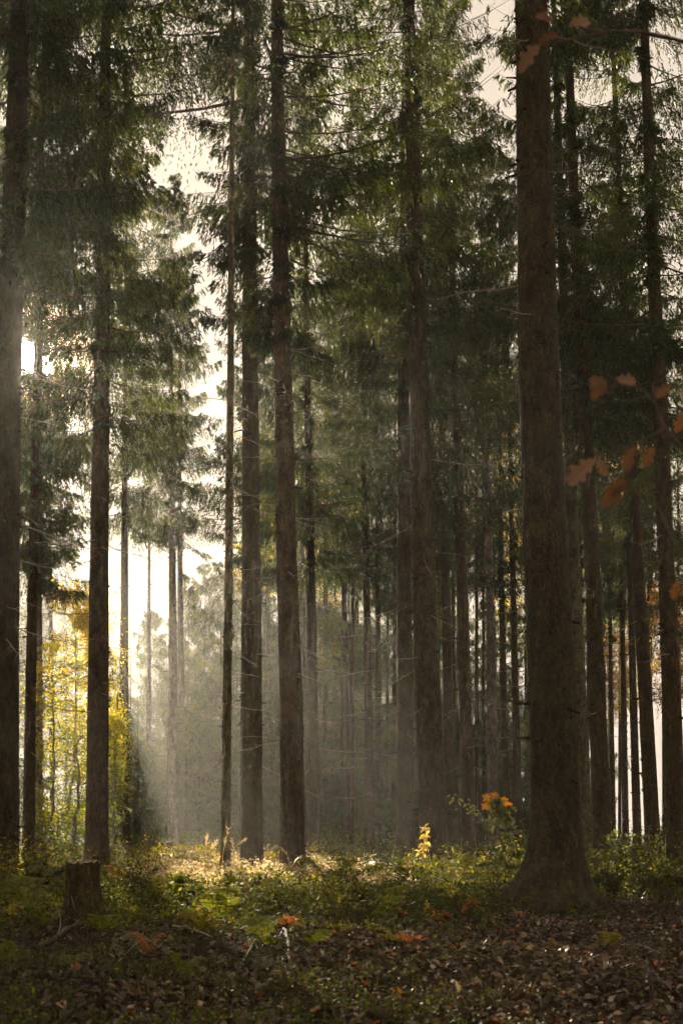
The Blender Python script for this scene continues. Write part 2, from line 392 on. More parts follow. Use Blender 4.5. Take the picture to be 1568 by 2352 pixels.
def trunk_mesh(axis, radius, H, k=14, step=.5, seed=0, flare=None, knots=30, zmax_knot=16):
    r = np.random.default_rng(seed)
    z = np.concatenate([[-.25, 0, .08, .18, .3, .5, .8], np.arange(1.2, H, step), [H]])
    c = axis(z); R = radius(z)
    a = np.arange(k)*2*math.pi/k
    lob = 1 + .03*np.sin(3*a+r.uniform(0, 6)) + .02*np.sin(5*a+r.uniform(0, 6))
    fl = (np.exp(-np.maximum(z, 0)/.28)*.38)[:, None]*(1 + .5*np.sin(4*a+r.uniform(0, 6)) + .3*np.sin(7*a+r.uniform(0, 6)))[None]
    if flare is not None:
        fa, famt, fh = flare
        fl = fl + (np.exp(-np.maximum(z, 0)/fh)*famt)[:, None]*np.maximum(np.cos(a-fa), 0)[None]**4
        for q in range(7):
            ra, ramt, rn = fa+.5+q*.83+r.uniform(-.2, .2), r.uniform(.5, 1.35), r.uniform(14, 34)
            fl = fl + (np.exp(-np.maximum(z, 0)/r.uniform(.13, .34))*ramt*min(famt, 1))[:, None]*np.maximum(np.cos(a-ra), 0)[None]**rn
    rr = R[:, None]*(lob[None]*(1+.018*r.normal(size=(len(z), k))) + fl)
    V = np.stack([c[:, 0:1]+rr*np.cos(a), c[:, 1:2]+rr*np.sin(a), np.broadcast_to(z[:, None], rr.shape)], -1)
    mb = MB()
    n = len(z); ii = np.arange(n-1)[:, None]; jj = np.arange(k)[None]
    F = np.stack([ii*k+jj, ii*k+(jj+1) % k, (ii+1)*k+(jj+1) % k, (ii+1)*k+jj], -1).reshape(-1, 4)
    mb.add(V, F, 1.0, 0, True)
    if knots:
        zk = np.repeat(np.sort(r.uniform(.6, zmax_knot, knots)), 3)+r.normal(size=knots*3)*.03
        ak = r.uniform(0, 2*math.pi, len(zk)); Rk = radius(zk); ck = axis(zk)
        d = np.stack([np.cos(ak), np.sin(ak), r.uniform(-.35, .1, len(zk))], -1)
        p0 = np.stack([ck[:, 0], ck[:, 1], zk], -1) + d*(Rk*.93)[:, None]
        ln = r.uniform(.02, .07, len(zk)) + (r.uniform(size=len(zk)) < .15)*r.uniform(.05, .22, len(zk))
        kr = r.uniform(.012, .03, len(zk))
        P = p0[:, None] + d[:, None]*(np.array([0, .5, 1, 1.02])[None, :, None]*(ln+Rk*.07)[:, None, None])
        V, F = tubes(P, kr[:, None]*np.array([1.6, 1.0, .7, .05])[None], 5)
        mb.add(V, F, .45, 0)
    return mb

# bare lower branches, a handful of shapes that are copied from trunk to trunk
def dead_branch_mesh(seed, L):
    r = np.random.default_rng(seed); mb = MB()
    t = np.linspace(0, 1, 9)
    y = np.cumsum(r.normal(size=9))*.018*L; zz = -.16*L*t + .22*L*t**2.3*r.uniform(-.3, 1.2) + np.cumsum(r.normal(size=9))*.01*L
    P = np.stack([L*t, y-y[0], zz-zz[0]], -1)
    V, F = tubes(P, .014*(1-t*.86)*(.6+L*.3), 4); mb.add(V, F, 1)
    for q in range(int(3+L*4)):
        k = r.integers(2, 8); l2 = L*r.uniform(.08, .3)*(1.1-t[k]*.5)
        d = unit(np.array([r.uniform(.3, 1), r.uniform(-1, 1), r.uniform(-.55, .35)]))
        tt = np.linspace(0, 1, 5)[:, None]
        p = P[k] + d*l2*tt + np.array([0, 0, -.1])*l2*tt**2 + r.normal(size=(5, 3))*.008*tt
        V, F = tubes(p, (.0055*(1-tt[:, 0]*.8))*(.7+L*.2), 3); mb.add(V, F, 1)
    return mb.mesh('dead_branch', [M['dead']])
DEAD = [dead_branch_mesh(900+q, l) for q, l in enumerate((.7, 1.0, 1.3, 1.6, 1.9, 2.4, 1.1, .5))]

def line_axis(pts, base, H):
    """centre line through photo points (world x, z), straightening upward"""
    zs = np.array([q[1] for q in pts]); xs = np.array([q[0] for q in pts])
    o = np.argsort(zs); zs, xs = zs[o], xs[o]
    zs = np.concatenate([zs, [max(H+3, zs[-1]+4)]]); sl = (xs[-1]-xs[0])/max(zs[-2]-zs[0], 1)
    xs = np.concatenate([xs, [xs[-1]+sl*.7*(zs[-1]-zs[-2])]])
    def ax(z):
        z = np.asarray(z, float)
        x = np.interp(z, zs, xs)
        return np.stack([x-base[0], .03*np.sin(z*.35+base[0]), z], -1)
    return ax

TREES = []; HS = 1.22; RS = 1.22
def spruce(name, label, d, pts, w, wv, H, zc, R, group=None, bark='bark', k=14, dens=1.0, fine=1.25, asym=None, seed=0,
           dead=10, deadz=(3, 11), flare=None, knots=30, low=1.0, taper=.8, tone=0.0, deadl=None, deadaz=None, front=.55, wide=None):
    """d: distance; pts: [(u,v)...] along the trunk; w: trunk width at photo height wv"""
    H *= HS; R *= RS
    if pts[0][0] > 690: dens *= .88
    W3 = [at(u, v, d) for u, v in pts]
    pz = [(q[0], q[2]) for q in W3]
    zz = np.array([q[1] for q in pz]); xx = np.array([q[0] for q in pz])
    o = np.argsort(zz); x0 = xx[o][0] + (xx[o][0]-xx[o][1])/(zz[o][0]-zz[o][1])*(0-zz[o][0])*.6
    b = np.array([x0, d, float(gh(x0, d))])
    pz = [(x0, 0.0)] + pz
    ax = line_axis(pz, b, H)
    zw = at(784, wv, d)[2]
    r0 = w/FU*d*.5*1.01/(1-min(zw/H, .9))**taper
    rad = lambda z: np.maximum(r0*np.clip(1-np.asarray(z, float)/H, 0, 1)**taper, .012)
    t = thing(name, label, 'tree', tuple(b), group)
    trunk_mesh(ax, rad, H, k, .5, seed, flare, knots, min(zc+3, 18)).build('trunk', M[bark], t)
    if R > 0:
        crown_mesh(b, ax, H, zc, R, dens, fine, asym, seed+1, True, low, tone, front, wide, .27 if pts[0][0] > 600 and R > 2 else .08).build('crown', [M['needle'], M['stem']], t)
    r = random.Random(seed+7)
    for q in range(dead):
        zq = r.uniform(*deadz); a = r.uniform(0, 2*math.pi) if deadaz is None else r.gauss(*deadaz)
        me = DEAD[r.choice(deadl) if deadl else r.randrange(len(DEAD))]
        c = ax(np.array([zq]))[0]
        o = link('dead_branch', me, t, (c[0]+math.cos(a)*float(rad(zq))*.9, c[1]+math.sin(a)*float(rad(zq))*.9, zq))
        o.rotation_euler = (r.uniform(-.3, .3), r.uniform(-.1, .35), a)
        s = r.uniform(.7, 1.1); o.scale = (s, s, s)
    TREES.append((b, H, R))
    return t

PI = math.pi
# ---- the trunks one can tell apart, left to right
spruce('spruce_tree', 'thick dark spruce trunk cut by the left edge, sun glowing beside it', 40, [(3, 1900), (6, 1500), (14, 1000), (32, 500), (45, 100)], 74, 1500, 30, 13.0, 3.0, bark='bark_moss', k=18, seed=101, dead=14, deadz=(5, 12), flare=(0, .4, .3), dens=1.3, front=.3)
spruce('spruce_tree', 'slim dark spruce in the sun glare, just right of the thick left-edge trunk', 58, [(66, 1900), (75, 1300), (88, 700)], 26, 1700, 27, 9.0, 2.6, seed=111, dead=10, asym=(PI*.9, .2))
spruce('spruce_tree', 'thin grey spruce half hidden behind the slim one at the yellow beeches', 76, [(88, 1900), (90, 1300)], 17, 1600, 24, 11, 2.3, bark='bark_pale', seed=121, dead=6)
spruce('spruce_tree', 'straight spruce trunk rising behind the tall cut stump', 50, [(224, 1900), (228, 1300), (236, 800), (240, 300)], 49, 1700, 31, 11.5, 2.7, seed=131, dead=16, deadz=(4, 12), k=16, asym=(PI, .08), low=1.2, dens=1.3, front=.2, wide=(21.5, .1, .9), bark='bark_warm')
spruce('spruce_tree', 'slim spruce on the left rim of the light shaft, right of the stump', 84, [(285, 1900), (287, 1000)], 21, 1600, 27, 15.0, 2.4, seed=141, dead=12, deadz=(4, 14))
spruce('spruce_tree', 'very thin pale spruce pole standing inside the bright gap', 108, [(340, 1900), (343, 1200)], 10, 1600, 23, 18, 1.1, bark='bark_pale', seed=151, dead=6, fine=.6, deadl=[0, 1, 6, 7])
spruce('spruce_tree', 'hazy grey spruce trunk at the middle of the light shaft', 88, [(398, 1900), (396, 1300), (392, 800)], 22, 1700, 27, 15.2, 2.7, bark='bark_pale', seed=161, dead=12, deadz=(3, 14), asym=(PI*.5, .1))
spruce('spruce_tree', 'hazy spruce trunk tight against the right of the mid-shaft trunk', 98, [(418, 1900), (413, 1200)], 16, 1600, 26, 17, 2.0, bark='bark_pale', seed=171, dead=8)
spruce('spruce_tree', 'thin leaning olive trunk with short side twigs, left of the central pair', 42, [(519, 1900), (526, 1300), (530, 800), (534, 200)], 21, 1700, 21, 19.5, .5, bark='bark_thin', seed=181, dead=30, deadz=(1.6, 13), k=12, taper=.55, deadl=[0, 1, 6, 7, 2], knots=20)
spruce('spruce_tree', 'thin sunlit pole hidden behind the left trunk of the central pair', 78, [(558, 1900), (560, 1300)], 12, 1600, 22, 12.5, 1.8, seed=191, dead=8)
spruce('spruce_tree', 'straight dark spruce trunk forming the left of the central pair', 48, [(579, 1900), (578, 1400), (574, 800), (573, 200)], 48, 1700, 31, 15.0, 2.4, seed=201, dead=26, deadz=(2.5, 13), k=16, asym=(0, .35), wide=(20.5, PI, 2.2))
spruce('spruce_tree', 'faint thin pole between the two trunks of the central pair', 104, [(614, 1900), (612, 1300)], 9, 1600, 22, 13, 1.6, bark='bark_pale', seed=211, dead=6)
spruce('spruce_tree', 'curving spruce trunk forming the right of the central pair', 45, [(671, 1900), (668, 1600), (658, 1300), (650, 900), (640, 400), (636, 100)], 53, 1700, 30, 13.5, 2.6, seed=221, dead=26, deadz=(2.2, 13), k=16, asym=(0, .35), bark='bark_warm')
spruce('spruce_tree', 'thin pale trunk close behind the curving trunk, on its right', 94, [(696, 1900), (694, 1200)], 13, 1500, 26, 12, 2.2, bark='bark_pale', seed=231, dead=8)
spruce('spruce_tree', 'grey spruce trunk with bare side twigs, next right of the curving trunk', 70, [(720, 1900), (714, 1400), (705, 900)], 25, 1600, 28, 11, 2.7, seed=241, dead=20, deadz=(2.5, 11))
spruce('spruce_tree', 'washed-out greenish trunk alone in the blue haze of the middle', 96, [(792, 1900), (790, 1300)], 17, 1700, 25, 9, 2.5, seed=251, dead=12)
spruce('spruce_tree', 'dark narrow spruce with sunlit bleached twigs left of the tall double trunk', 74, [(850, 1900), (842, 1400), (829, 800)], 18, 1600, 27, 11.5, 2.7, seed=261, dead=22, deadz=(2, 11))
spruce('spruce_tree', 'thin brown pole between the narrow twiggy spruce and the double trunk', 95, [(872, 1900), (866, 1200)], 13, 1600, 25, 10, 2.3, seed=271, dead=10)
spruce('spruce_tree', 'straight left trunk of the tall double trunk right of centre', 62, [(931, 1900), (928, 1300), (926, 700), (930, 200)], 37, 1600, 31, 13.0, 2.8, seed=281, dead=14, deadz=(4, 13), k=16, wide=(17, 0, .7))
spruce('spruce_tree', 'thick right trunk of the double trunk, leaning left as it rises', 52, [(994, 1900), (978, 1534), (966, 1100), (957, 700), (944, 250)], 60, 1700, 31, 14.5, 2.8, seed=291, dead=16, deadz=(4, 13), k=16, bark='bark_warm')
spruce('spruce_tree', 'brown spruce trunk next right of the double trunk', 72, [(1034, 1900), (1024, 1400), (1011, 700)], 24, 1600, 28, 11.5, 2.7, seed=301, dead=12)
spruce('spruce_tree', 'wider brown spruce trunk behind the tall maple sapling, on its left', 67, [(1074, 1900), (1062, 1400), (1042, 800)], 29, 1600, 29, 12.0, 2.7, seed=311, dead=12, bark='bark_warm')
spruce('spruce_tree', 'spruce with pale sunlit upper bark left of the huge trunk', 80, [(1134, 1900), (1126, 1400), (1111, 850)], 22, 1500, 28, 14.5, 2.3, bark='bark_pale', seed=321, dead=14)
spruce('spruce_tree', 'dim trunk between the pale-barked spruce and the huge trunk, its left neighbour', 88, [(1161, 1900), (1150, 1300)], 17, 1700, 26, 11, 2.3, seed=331, dead=10)
spruce('spruce_tree', 'dim trunk touching the left outline of the huge trunk', 84, [(1190, 1900), (1174, 1200)], 17, 1700, 26, 12, 2.3, seed=341, dead=10)
spruce('spruce_tree', 'huge dark spruce trunk with flared roots, nearest tree on the right', 30, [(1277, 1900), (1268, 1600), (1249, 1200), (1236, 800), (1222, 100)], 107, 1700, 33, 16.5, 3.0, bark='bark_moss', k=72, seed=351, dead=12, deadz=(9, 15.5), flare=(PI*1.06, 1.75, .36), knots=40, taper=.85, deadl=[2, 3, 4, 5])
spruce('spruce_tree', 'spruce trunk peeking out close behind the huge trunk, on its right', 55, [(1342, 1900), (1322, 1450), (1303, 950)], 33, 1600, 29, 13, 2.6, seed=361, dead=14, bark='bark_thin')
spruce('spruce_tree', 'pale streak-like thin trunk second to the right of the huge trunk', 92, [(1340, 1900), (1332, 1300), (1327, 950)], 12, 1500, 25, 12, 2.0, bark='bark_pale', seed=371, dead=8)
spruce('spruce_tree', 'full dark spruce trunk left of the white gaps at the right', 52, [(1383, 1900), (1362, 1350), (1342, 950), (1320, 500)], 39, 1600, 30, 12.5, 2.7, seed=381, dead=18, deadz=(4, 13))
spruce('spruce_tree', 'thinnest dark pole at the left rim of the white gaps', 88, [(1408, 1900), (1398, 1300)], 11, 1700, 23, 10, 2.0, seed=391, dead=8)
spruce('spruce_tree', 'slim dark pole between the first two white gaps', 84, [(1436, 1900), (1428, 1400)], 14, 1700, 25, 11, 2.2, seed=401, dead=8)
spruce('spruce_tree', 'slim dark trunk standing between the second and third white gaps', 78, [(1462, 1900), (1448, 1400)], 18, 1700, 26, 12, 2.3, seed=411, dead=8)
spruce('spruce_tree', 'dark left-leaning spruce, second trunk from the right edge', 58, [(1496, 1900), (1475, 1500), (1450, 1050), (1428, 600)], 32, 1650, 29, 12, 2.7, seed=421, dead=16, deadz=(4, 12))
spruce('spruce_tree', 'dark spruce trunk closest to the right edge, leaning left', 50, [(1552, 1900), (1537, 1500), (1514, 900), (1494, 480)], 44, 1650, 30, 12.5, 2.8, seed=431, dead=16, deadz=(4, 12))

# ---- the stand behind
BG = []
def bg(u, d, H, zc, R, lab, w=.34, bark='bark', dens=.62, tone=0, grp='spruces of the far stand'):
    v0 = 1899
    q = len(BG); BG.append(u)
    spruce('spruce_tree', lab, d, [(u, 1899), (u+RNG.uniform(-8, 8), 900)], w/d*FU, 1899, H, zc, R, grp, bark, 8, dens, .9, None, 2000+q*10, 0, knots=0, tone=tone)
far = 'distant hazy spruce of the far stand beyond the nearer trunks'
for u, d, H, zc, R in [(120, 120, 27, 10, 2.8), (20, 112, 28, 10, 3), (-60, 95, 29, 9, 3), (-130, 80, 29, 9, 3), (-40, 128, 29, 9, 3.2), (-190, 110, 29, 9, 3),  # those left of the frame are unseen, added to block the sun
                       (620, 112, 27, 8, 3.0), (690, 120, 28, 6, 3.0), (745, 104, 26, 5.0, 3.0), (770, 128, 28, 6, 3.2), (820, 112, 27, 5.5, 3.0), (865, 124, 28, 7, 3.0), (905, 100, 26, 7, 2.7), (955, 115, 27, 8, 3.0),
                       (1000, 98, 26, 8.5, 2.7), (1050, 118, 28, 7, 3.0), (1150, 122, 28, 5, 2.9), (1215, 108, 27, 5, 3), (1330, 122, 28, 6, 3),
                       (1385, 104, 26, 9, 2.8), (1490, 110, 27, 12, 2.8), (1560, 118, 28, 11, 3), (1610, 90, 28, 8, 3), (1640, 70, 29, 9, 3), (1700, 100, 29, 8, 3)]:
    bg(u, d, H, zc, R, far)
for u in (655, 705, 752, 812, 838, 888, 985, 1012, 1048, 1092, 1108, 1210, 1292, 1352, 1420, 1490, 1530):
    bg(u+RNG.uniform(-6, 6), RNG.uniform(76, 112), RNG.uniform(23, 27), RNG.uniform(13, 17), 1.3, far, .2)
shade_rows = [(x, y) for y in (140, 152, 166, 182, 198) for x in range(-62, 50, 7)]  # mostly hidden far rows, added to keep sun off the canopy air
for q, (x, y) in enumerate(shade_rows):
    x += RNG.uniform(-2.5, 2.5); y += RNG.uniform(-5, 5); u = 784+x/y*FU
    if 262 < u < 545 or (130 < u < 275 and y < 172) or (u > 560 and q % 3) or u > 1050: continue
    bg(u, y, RNG.uniform(27, 31), RNG.uniform(8, 13), RNG.uniform(2.8, 3.4), far)
young = 'young hazy spruce with boughs to the ground in the far wood'
for u, d, H in [(u_+RNG.uniform(-9, 9), RNG.uniform(90, 104), RNG.uniform(4.5, 6.6)) for u_ in range(285, 1250, 34)]+[(300, 118, 11), (345, 128, 13), (385, 122, 11), (430, 114, 13.5), (470, 122, 15), (505, 112, 14), (545, 120, 16), (590, 112, 13), (640, 104, 10), (735, 112, 12), (800, 98, 9), (860, 108, 12), (955, 106, 11), (1010, 112, 12), (1060, 100, 10), (1110, 112, 12),
                (1180, 104, 10), (1260, 112, 12), (1340, 108, 11), (40, 110, 10), (-40, 100, 10), (215, 112, 10), (270, 104, 8)]:
    bg(u, d, H, .6, 2.3+H*.04, young, .16, dens=1.1, tone=.15, grp='young spruces of the far wood')

# ---- the stand goes on around the viewer: unseen trees added to block sky light
rr_ = random.Random(5)
srcs = [o for o in COL.objects if o.get('category') == 'tree' and o.get('group') == 'spruces of the far stand'][:6]
for q in range(36):
    while True:
        x, y = rr_.uniform(-42, 42), rr_.uniform(-42, 48)
        if abs(x) > .2*max(y, 0)+6.5 and (x*x+y*y > 64) and not (x < -4 and y > 8): break
    src = srcs[q % 6]; t = src.copy(); COL.objects.link(t); t.location = (x, y, float(gh(x, y))); t.rotation_euler = (0, 0, rr_.uniform(0, 6.28))
    t['label'] = 'tall unseen spruce of the stand around the viewer, added for shade'; t['group'] = 'unseen shade spruces around the viewer'
    for ch in src.children:
        c = ch.copy(); COL.objects.link(c); c.parent = t

# ------------------------------------------------------------------ broad-leaved trees
def broadleaf(name, label, base, H, zc, R, n, leaf=.10, tones=(.3, .8), mat='beech', group=None, seed=0, trunk_r=.07, flat=.8):
    r = np.random.default_rng(seed)
    t = thing(name, label, 'tree', tuple(base), group)
    z = np.linspace(-.1, H, 16); sway = np.cumsum(r.normal(size=(16, 2)), 0)*.06; sway -= sway[0]
    P = np.concatenate([sway, z[:, None]], 1)
    mb = MB(); V, F = tubes(P, np.maximum(trunk_r*(1-z/H)**.8, .01), 8); mb.add(V, F, 1, 0, True)
    nl = int((H-zc)*6)
    zl = zc + (H-zc)*r.uniform(0, 1, nl); az = r.uniform(0, 2*PI, nl)
    f = (zl-zc)/(H-zc)
    Ll = R*np.sqrt(np.clip(1-(f*1.9-.75)**2*.6, .1, 1))*r.uniform(.5, 1.15, nl)
    c = np.stack([np.interp(zl, z, P[:, 0]), np.interp(zl, z, P[:, 1]), zl], -1)
    dv = np.stack([np.cos(az), np.sin(az), r.uniform(.05, .5, nl)], -1)
    s = np.linspace(0, 1, 6)
    LP = c[:, None] + dv[:, None]*(Ll[:, None]*s)[..., None]; LP[..., 2] -= (Ll[:, None]*s**2)*.25
    V, F = tubes(LP, np.tile(.018*(1-s*.8), (nl, 1)), 4)
    mb.add(V, F, 1); mb.build('trunk', M['beech_bark'], t)
    q = r.integers(0, nl, n); tt = r.uniform(.15, 1.08, n)
    p = c[q] + dv[q]*(Ll[q]*tt)[:, None]; p[:, 2] -= Ll[q]*tt**2*.25
    off = r.normal(size=(n, 3))*np.array([.3, .3, .22])*(.6+R*.25); p = p+off
    k = ~opened(np.asarray(base)+p) | (r.uniform(size=n) < .15); p = p[k]; q = q[k]; n = len(p)
    nr = unit(r.normal(size=(n, 3))*(1-flat*.6)+np.array([0, 0, 1.0])*flat)
    d = unit(np.cross(nr, r.normal(size=(n, 3)))); sd = np.cross(nr, d)
    ln = leaf*r.uniform(.7, 1.3, n)
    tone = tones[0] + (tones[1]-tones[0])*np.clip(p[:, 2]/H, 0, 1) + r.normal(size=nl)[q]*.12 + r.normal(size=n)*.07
    V, F = kites(p, d, sd, ln, ln*.62)
    mb = MB(); mb.add(V, F, np.repeat(np.clip(tone, 0, 1), 4)); mb.build('crown', M[mat], t)
    return t
yg = 'yellow beeches behind the left trunks'
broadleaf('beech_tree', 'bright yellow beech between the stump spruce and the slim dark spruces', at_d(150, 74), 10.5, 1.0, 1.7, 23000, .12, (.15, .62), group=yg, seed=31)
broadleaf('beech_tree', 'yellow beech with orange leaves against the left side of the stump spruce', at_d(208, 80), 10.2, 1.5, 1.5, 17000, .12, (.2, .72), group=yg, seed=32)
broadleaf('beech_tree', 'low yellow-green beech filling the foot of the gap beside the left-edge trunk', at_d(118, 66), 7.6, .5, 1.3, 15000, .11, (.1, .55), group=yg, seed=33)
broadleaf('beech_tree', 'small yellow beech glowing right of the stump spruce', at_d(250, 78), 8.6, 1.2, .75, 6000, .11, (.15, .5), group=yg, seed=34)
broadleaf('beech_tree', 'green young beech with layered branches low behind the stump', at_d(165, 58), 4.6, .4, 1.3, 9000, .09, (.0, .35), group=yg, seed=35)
rg = 'golden trees glowing at the right edge'
broadleaf('beech_tree', 'orange-gold beech above the white gaps at the right edge', at_d(1560, 92), 13, 7.0, 2.0, 9000, .13, (.5, 1.0), group=rg, seed=41)
broadleaf('beech_tree', 'yellow beech above the white gaps beside the left-leaning spruce', at_d(1440, 100), 12, 7.0, 1.5, 6000, .13, (.4, .8), group=rg, seed=42)
hg = 'tall golden trees among the far spruces'
for u, d, H, zc, R, n in [(1135, 104, 27, 17, 1.7, 8000), (1490, 108, 28, 19, 1.8, 8000), (815, 112, 27, 20, 1.0, 3000), (590, 112, 27, 15, 1.8, 7000), (735, 116, 24, 10, 2.0, 6000), (1010, 108, 24, 12, 1.6, 6000), (1215, 116, 24, 12, 2.0, 6000), (1400, 120, 28, 14, 2.5, 9000)]:
    broadleaf('birch_tree', 'tall golden-leaved tree glimpsed through gaps in the spruce boughs', at_d(u, d), H, zc, R, n, .16, (.45, .72), group=hg, seed=int(u), trunk_r=.12, flat=.2)

# ------------------------------------------------------------------ stumps, logs, sticks
def stump(name, label, base, h, r0, seed, mat, k=36, mossy=0.0):
    r = np.random.default_rng(seed); t = thing(name, label, 'stump', tuple(base))
    z = np.array([-.2, 0, .05, .12, .22, .4, .6, .8, .95, 1.0])*h
    a = np.arange(k)*2*PI/k
    rr = r0*(1+.42*np.exp(-np.maximum(z, 0)/.16)[:, None]*(1+.8*np.sin(4*a+1)+.6*np.sin(7*a)) + .035*np.sin(5*a+2)+.025*np.sin(9*a)+.02*r.normal(size=(len(z), k)))
    zz = np.broadcast_to(z[:, None], rr.shape).copy(); zz[-1] += .02*np.sin(2*a)+.05*np.maximum(np.sin(a+2.2), 0)**6+.018*r.normal(size=k); zz[-2] += .01*r.normal(size=k)
    V = np.stack([rr*np.cos(a), rr*np.sin(a), zz], -1)
    mb = MB(); ii = np.arange(len(z)-1)[:, None]; jj = np.arange(k)[None]
    mb.add(V, np.stack([ii*k+jj, ii*k+(jj+1) % k, (ii+1)*k+(jj+1) % k, (ii+1)*k+jj], -1).reshape(-1, 4), 1, 0, True)
    mb.build('bark', mat, t)
    tr = rr[-1]; tz = zz[-1]
    rings = [np.stack([tr*s*.99*np.cos(a), tr*s*.99*np.sin(a), tz*1.0+(1-s)*.015-.004], -1) for s in (1, .8, .55, .3, .02)]
    V = np.stack(rings); mb = MB(); ii = np.arange(4)[:, None]
    mb.add(V, np.stack([ii*k+jj, ii*k+(jj+1) % k, (ii+1)*k+(jj+1) % k, (ii+1)*k+jj], -1).reshape(-1, 4), 1, 0, True)
    mb.build('cut_face', M['dead'] if not mossy else M['moss_top'], t)
    return t
M['moss_top'] = plain_mat('moss_cushion', (.08, .11, .05), (.16, .2, .1), 20)
sb = on_ground(188, 2125)
stump('tree_stump', 'tall dark cut stump with bark at the lower left', sb, .72, .215, 5, M['bark'])
stump('tree_stump', 'low far stump with pale green mossy top in the light shaft clearing', at_d(378, 70), .62, .30, 6, M['bark'], 24, 1)

def stick(name, label, pts, r0, r1, mat='dead', twigs=0, seed=0, group=None, cat='branch', k=6):
    """pts: world points; origin at the first"""
    r = np.random.default_rng(seed); P = np.array(pts, float); o = P[0].copy(); P = P-o
    s = np.linspace(0, 1, 14); q = np.linspace(0, 1, len(P))
    C = np.stack([np.interp(s, q, P[:, i]) for i in range(3)], -1)
    for _ in range(2): C[1:-1] = (C[:-2]+2*C[1:-1]+C[2:])/4
    C[1:-1] += r.normal(size=(12, 3))*r0*.25
    R = r0+(r1-r0)*s
    C = np.concatenate([C[:1], C, C[-1:]]); R = np.concatenate([[r0*.1], R, [r1*.1]])
    mb = MB(); C[0] -= (C[2]-C[1])*.02; C[-1] += (C[-2]-C[-3])*.05
    V, F = tubes(C, R, k); mb.add(V, F, 1, 0, True)
    L = np.linalg.norm(C[-1]-C[0])
    for i in range(twigs):
        a = r.integers(4, 14); d = unit(unit(C[a+1]-C[a])*.6+r.normal(size=3)*.6+np.array([0, 0, .25])); l = L*r.uniform(.1, .25)
        tt = np.linspace(0, 1, 5)[:, None]
        V, F = tubes(C[a]+d*l*tt+r.normal(size=(5, 3))*.01*tt, R[a]*.45*(1-tt[:, 0]*.7), 4); mb.add(V, F, 1, 0, True)
    ob = mb.build(name, M[mat], None, tuple(o))
    return tag(ob, label, cat, group)
def gp(u, v, lift=0.02): 
    p = on_ground(u, v); p[2] += lift; return p
def lp(u, v, d): return at(u, v, d)
b = on_ground(188, 2125)
stick('fallen_branch', 'thick broken pole leaning on the foot of the tall stump', [gp(85, 2186, .03), lp(130, 2155, 21.6), lp(182, 2116, 22.8)], .035, .026, 'bark', 0, 1)
stick('fallen_branch', 'dark log slanting up behind the tall stump, on its left', [gp(82, 2066, .05), lp(112, 2018, 33), lp(152, 1992, 33.2)], .06, .045, 'bark', 0, 2)
stick('fallen_branch', 'dark thin log lying across the bright ferns at the central trunks', [lp(640, 2050, 36), lp(690, 2053, 36), lp(742, 2058, 35.6)], .035, .02, 'dead', 3, 3)
stick('fallen_branch', 'bent bleached root-like stick in the litter at bottom centre', [gp(640, 2168), gp(652, 2160, .12), gp(660, 2176, .09), gp(667, 2210)], .016, .02, 'stem', 0, 4)
stick('fallen_branch', 'thin arched stick left of the bent bleached stick', [gp(560, 2212), gp(585, 2180, .1), gp(620, 2166, .05)], .008, .006, 'dead', 1, 5)
stick('fallen_branch', 'long dark stick pointing right below the yellow ferns at left', [gp(384, 2138, .05), gp(430, 2145, .05), gp(490, 2160, .03)], .018, .008, 'dead', 3, 6)
stick('fallen_branch', 'curved pale twig standing in the moss left of the tall stump', [gp(128, 2150), lp(141, 2120, 22.5), lp(136, 2090, 22.5)], .009, .005, 'deadpale', 0, 7)
stick('fallen_branch', 'thin upright twig next to the foot of the tall stump, on its left', [gp(181, 2112), lp(172, 2090, 24), lp(164, 2058, 24)], .006, .003, 'deadpale', 0, 8)
stick('wooden_stake', 'grey broken stake standing in the litter at the lower right', [gp(1500, 2300, -.05), lp(1492, 2245, 13.6), lp(1482, 2205, 13.6)], .017, .008, 'dead', 0, 9, cat='stake')
stick('fallen_branch', 'straight dark stick lying in the litter below the huge trunk', [gp(1060, 2186), gp(1120, 2190), gp(1175, 2192)], .012, .006, 'dead', 2, 10)
stick('fallen_branch', 'long dark stick at the very bottom edge of the litter', [gp(960, 2330), gp(1080, 2332), gp(1210, 2326)], .011, .006, 'dead', 2, 11)
stick('fallen_branch', 'bare stick lying right of the wooden stake', [gp(1480, 2180), gp(1510, 2200, .06), gp(1545, 2215)], .013, .006, 'dead', 1, 12)
stick('fallen_branch', 'short pale stick in the litter left of the red leaf', [gp(500, 2270), gp(530, 2275, .04), gp(552, 2282)], .016, .012, 'deadpale', 0, 13)
stick('fallen_branch', 'crooked twig arching over the rusty fern at left centre', [gp(270, 2215), gp(330, 2185, .16), gp(400, 2205, .05)], .007, .003, 'dead', 3, 14)
stick('fallen_branch', 'forked stick pointing up right amid the central undergrowth', [gp(520, 2160), gp(560, 2148, .08), gp(600, 2128, .15)], .012, .005, 'dead', 3, 15)
stick('fallen_branch', 'bright weathered stick lying beside the tall stump, on its right', [lp(245, 1997, 40), lp(268, 1991, 40), lp(290, 1988, 40)], .02, .015, 'deadpale', 0, 16)
stick('fallen_branch', 'fine dark stick rising from the ferns at the foot of the huge trunk', [gp(880, 2140), gp(925, 2105, .1), gp(968, 2090, .05)], .009, .004, 'dead', 2, 17)
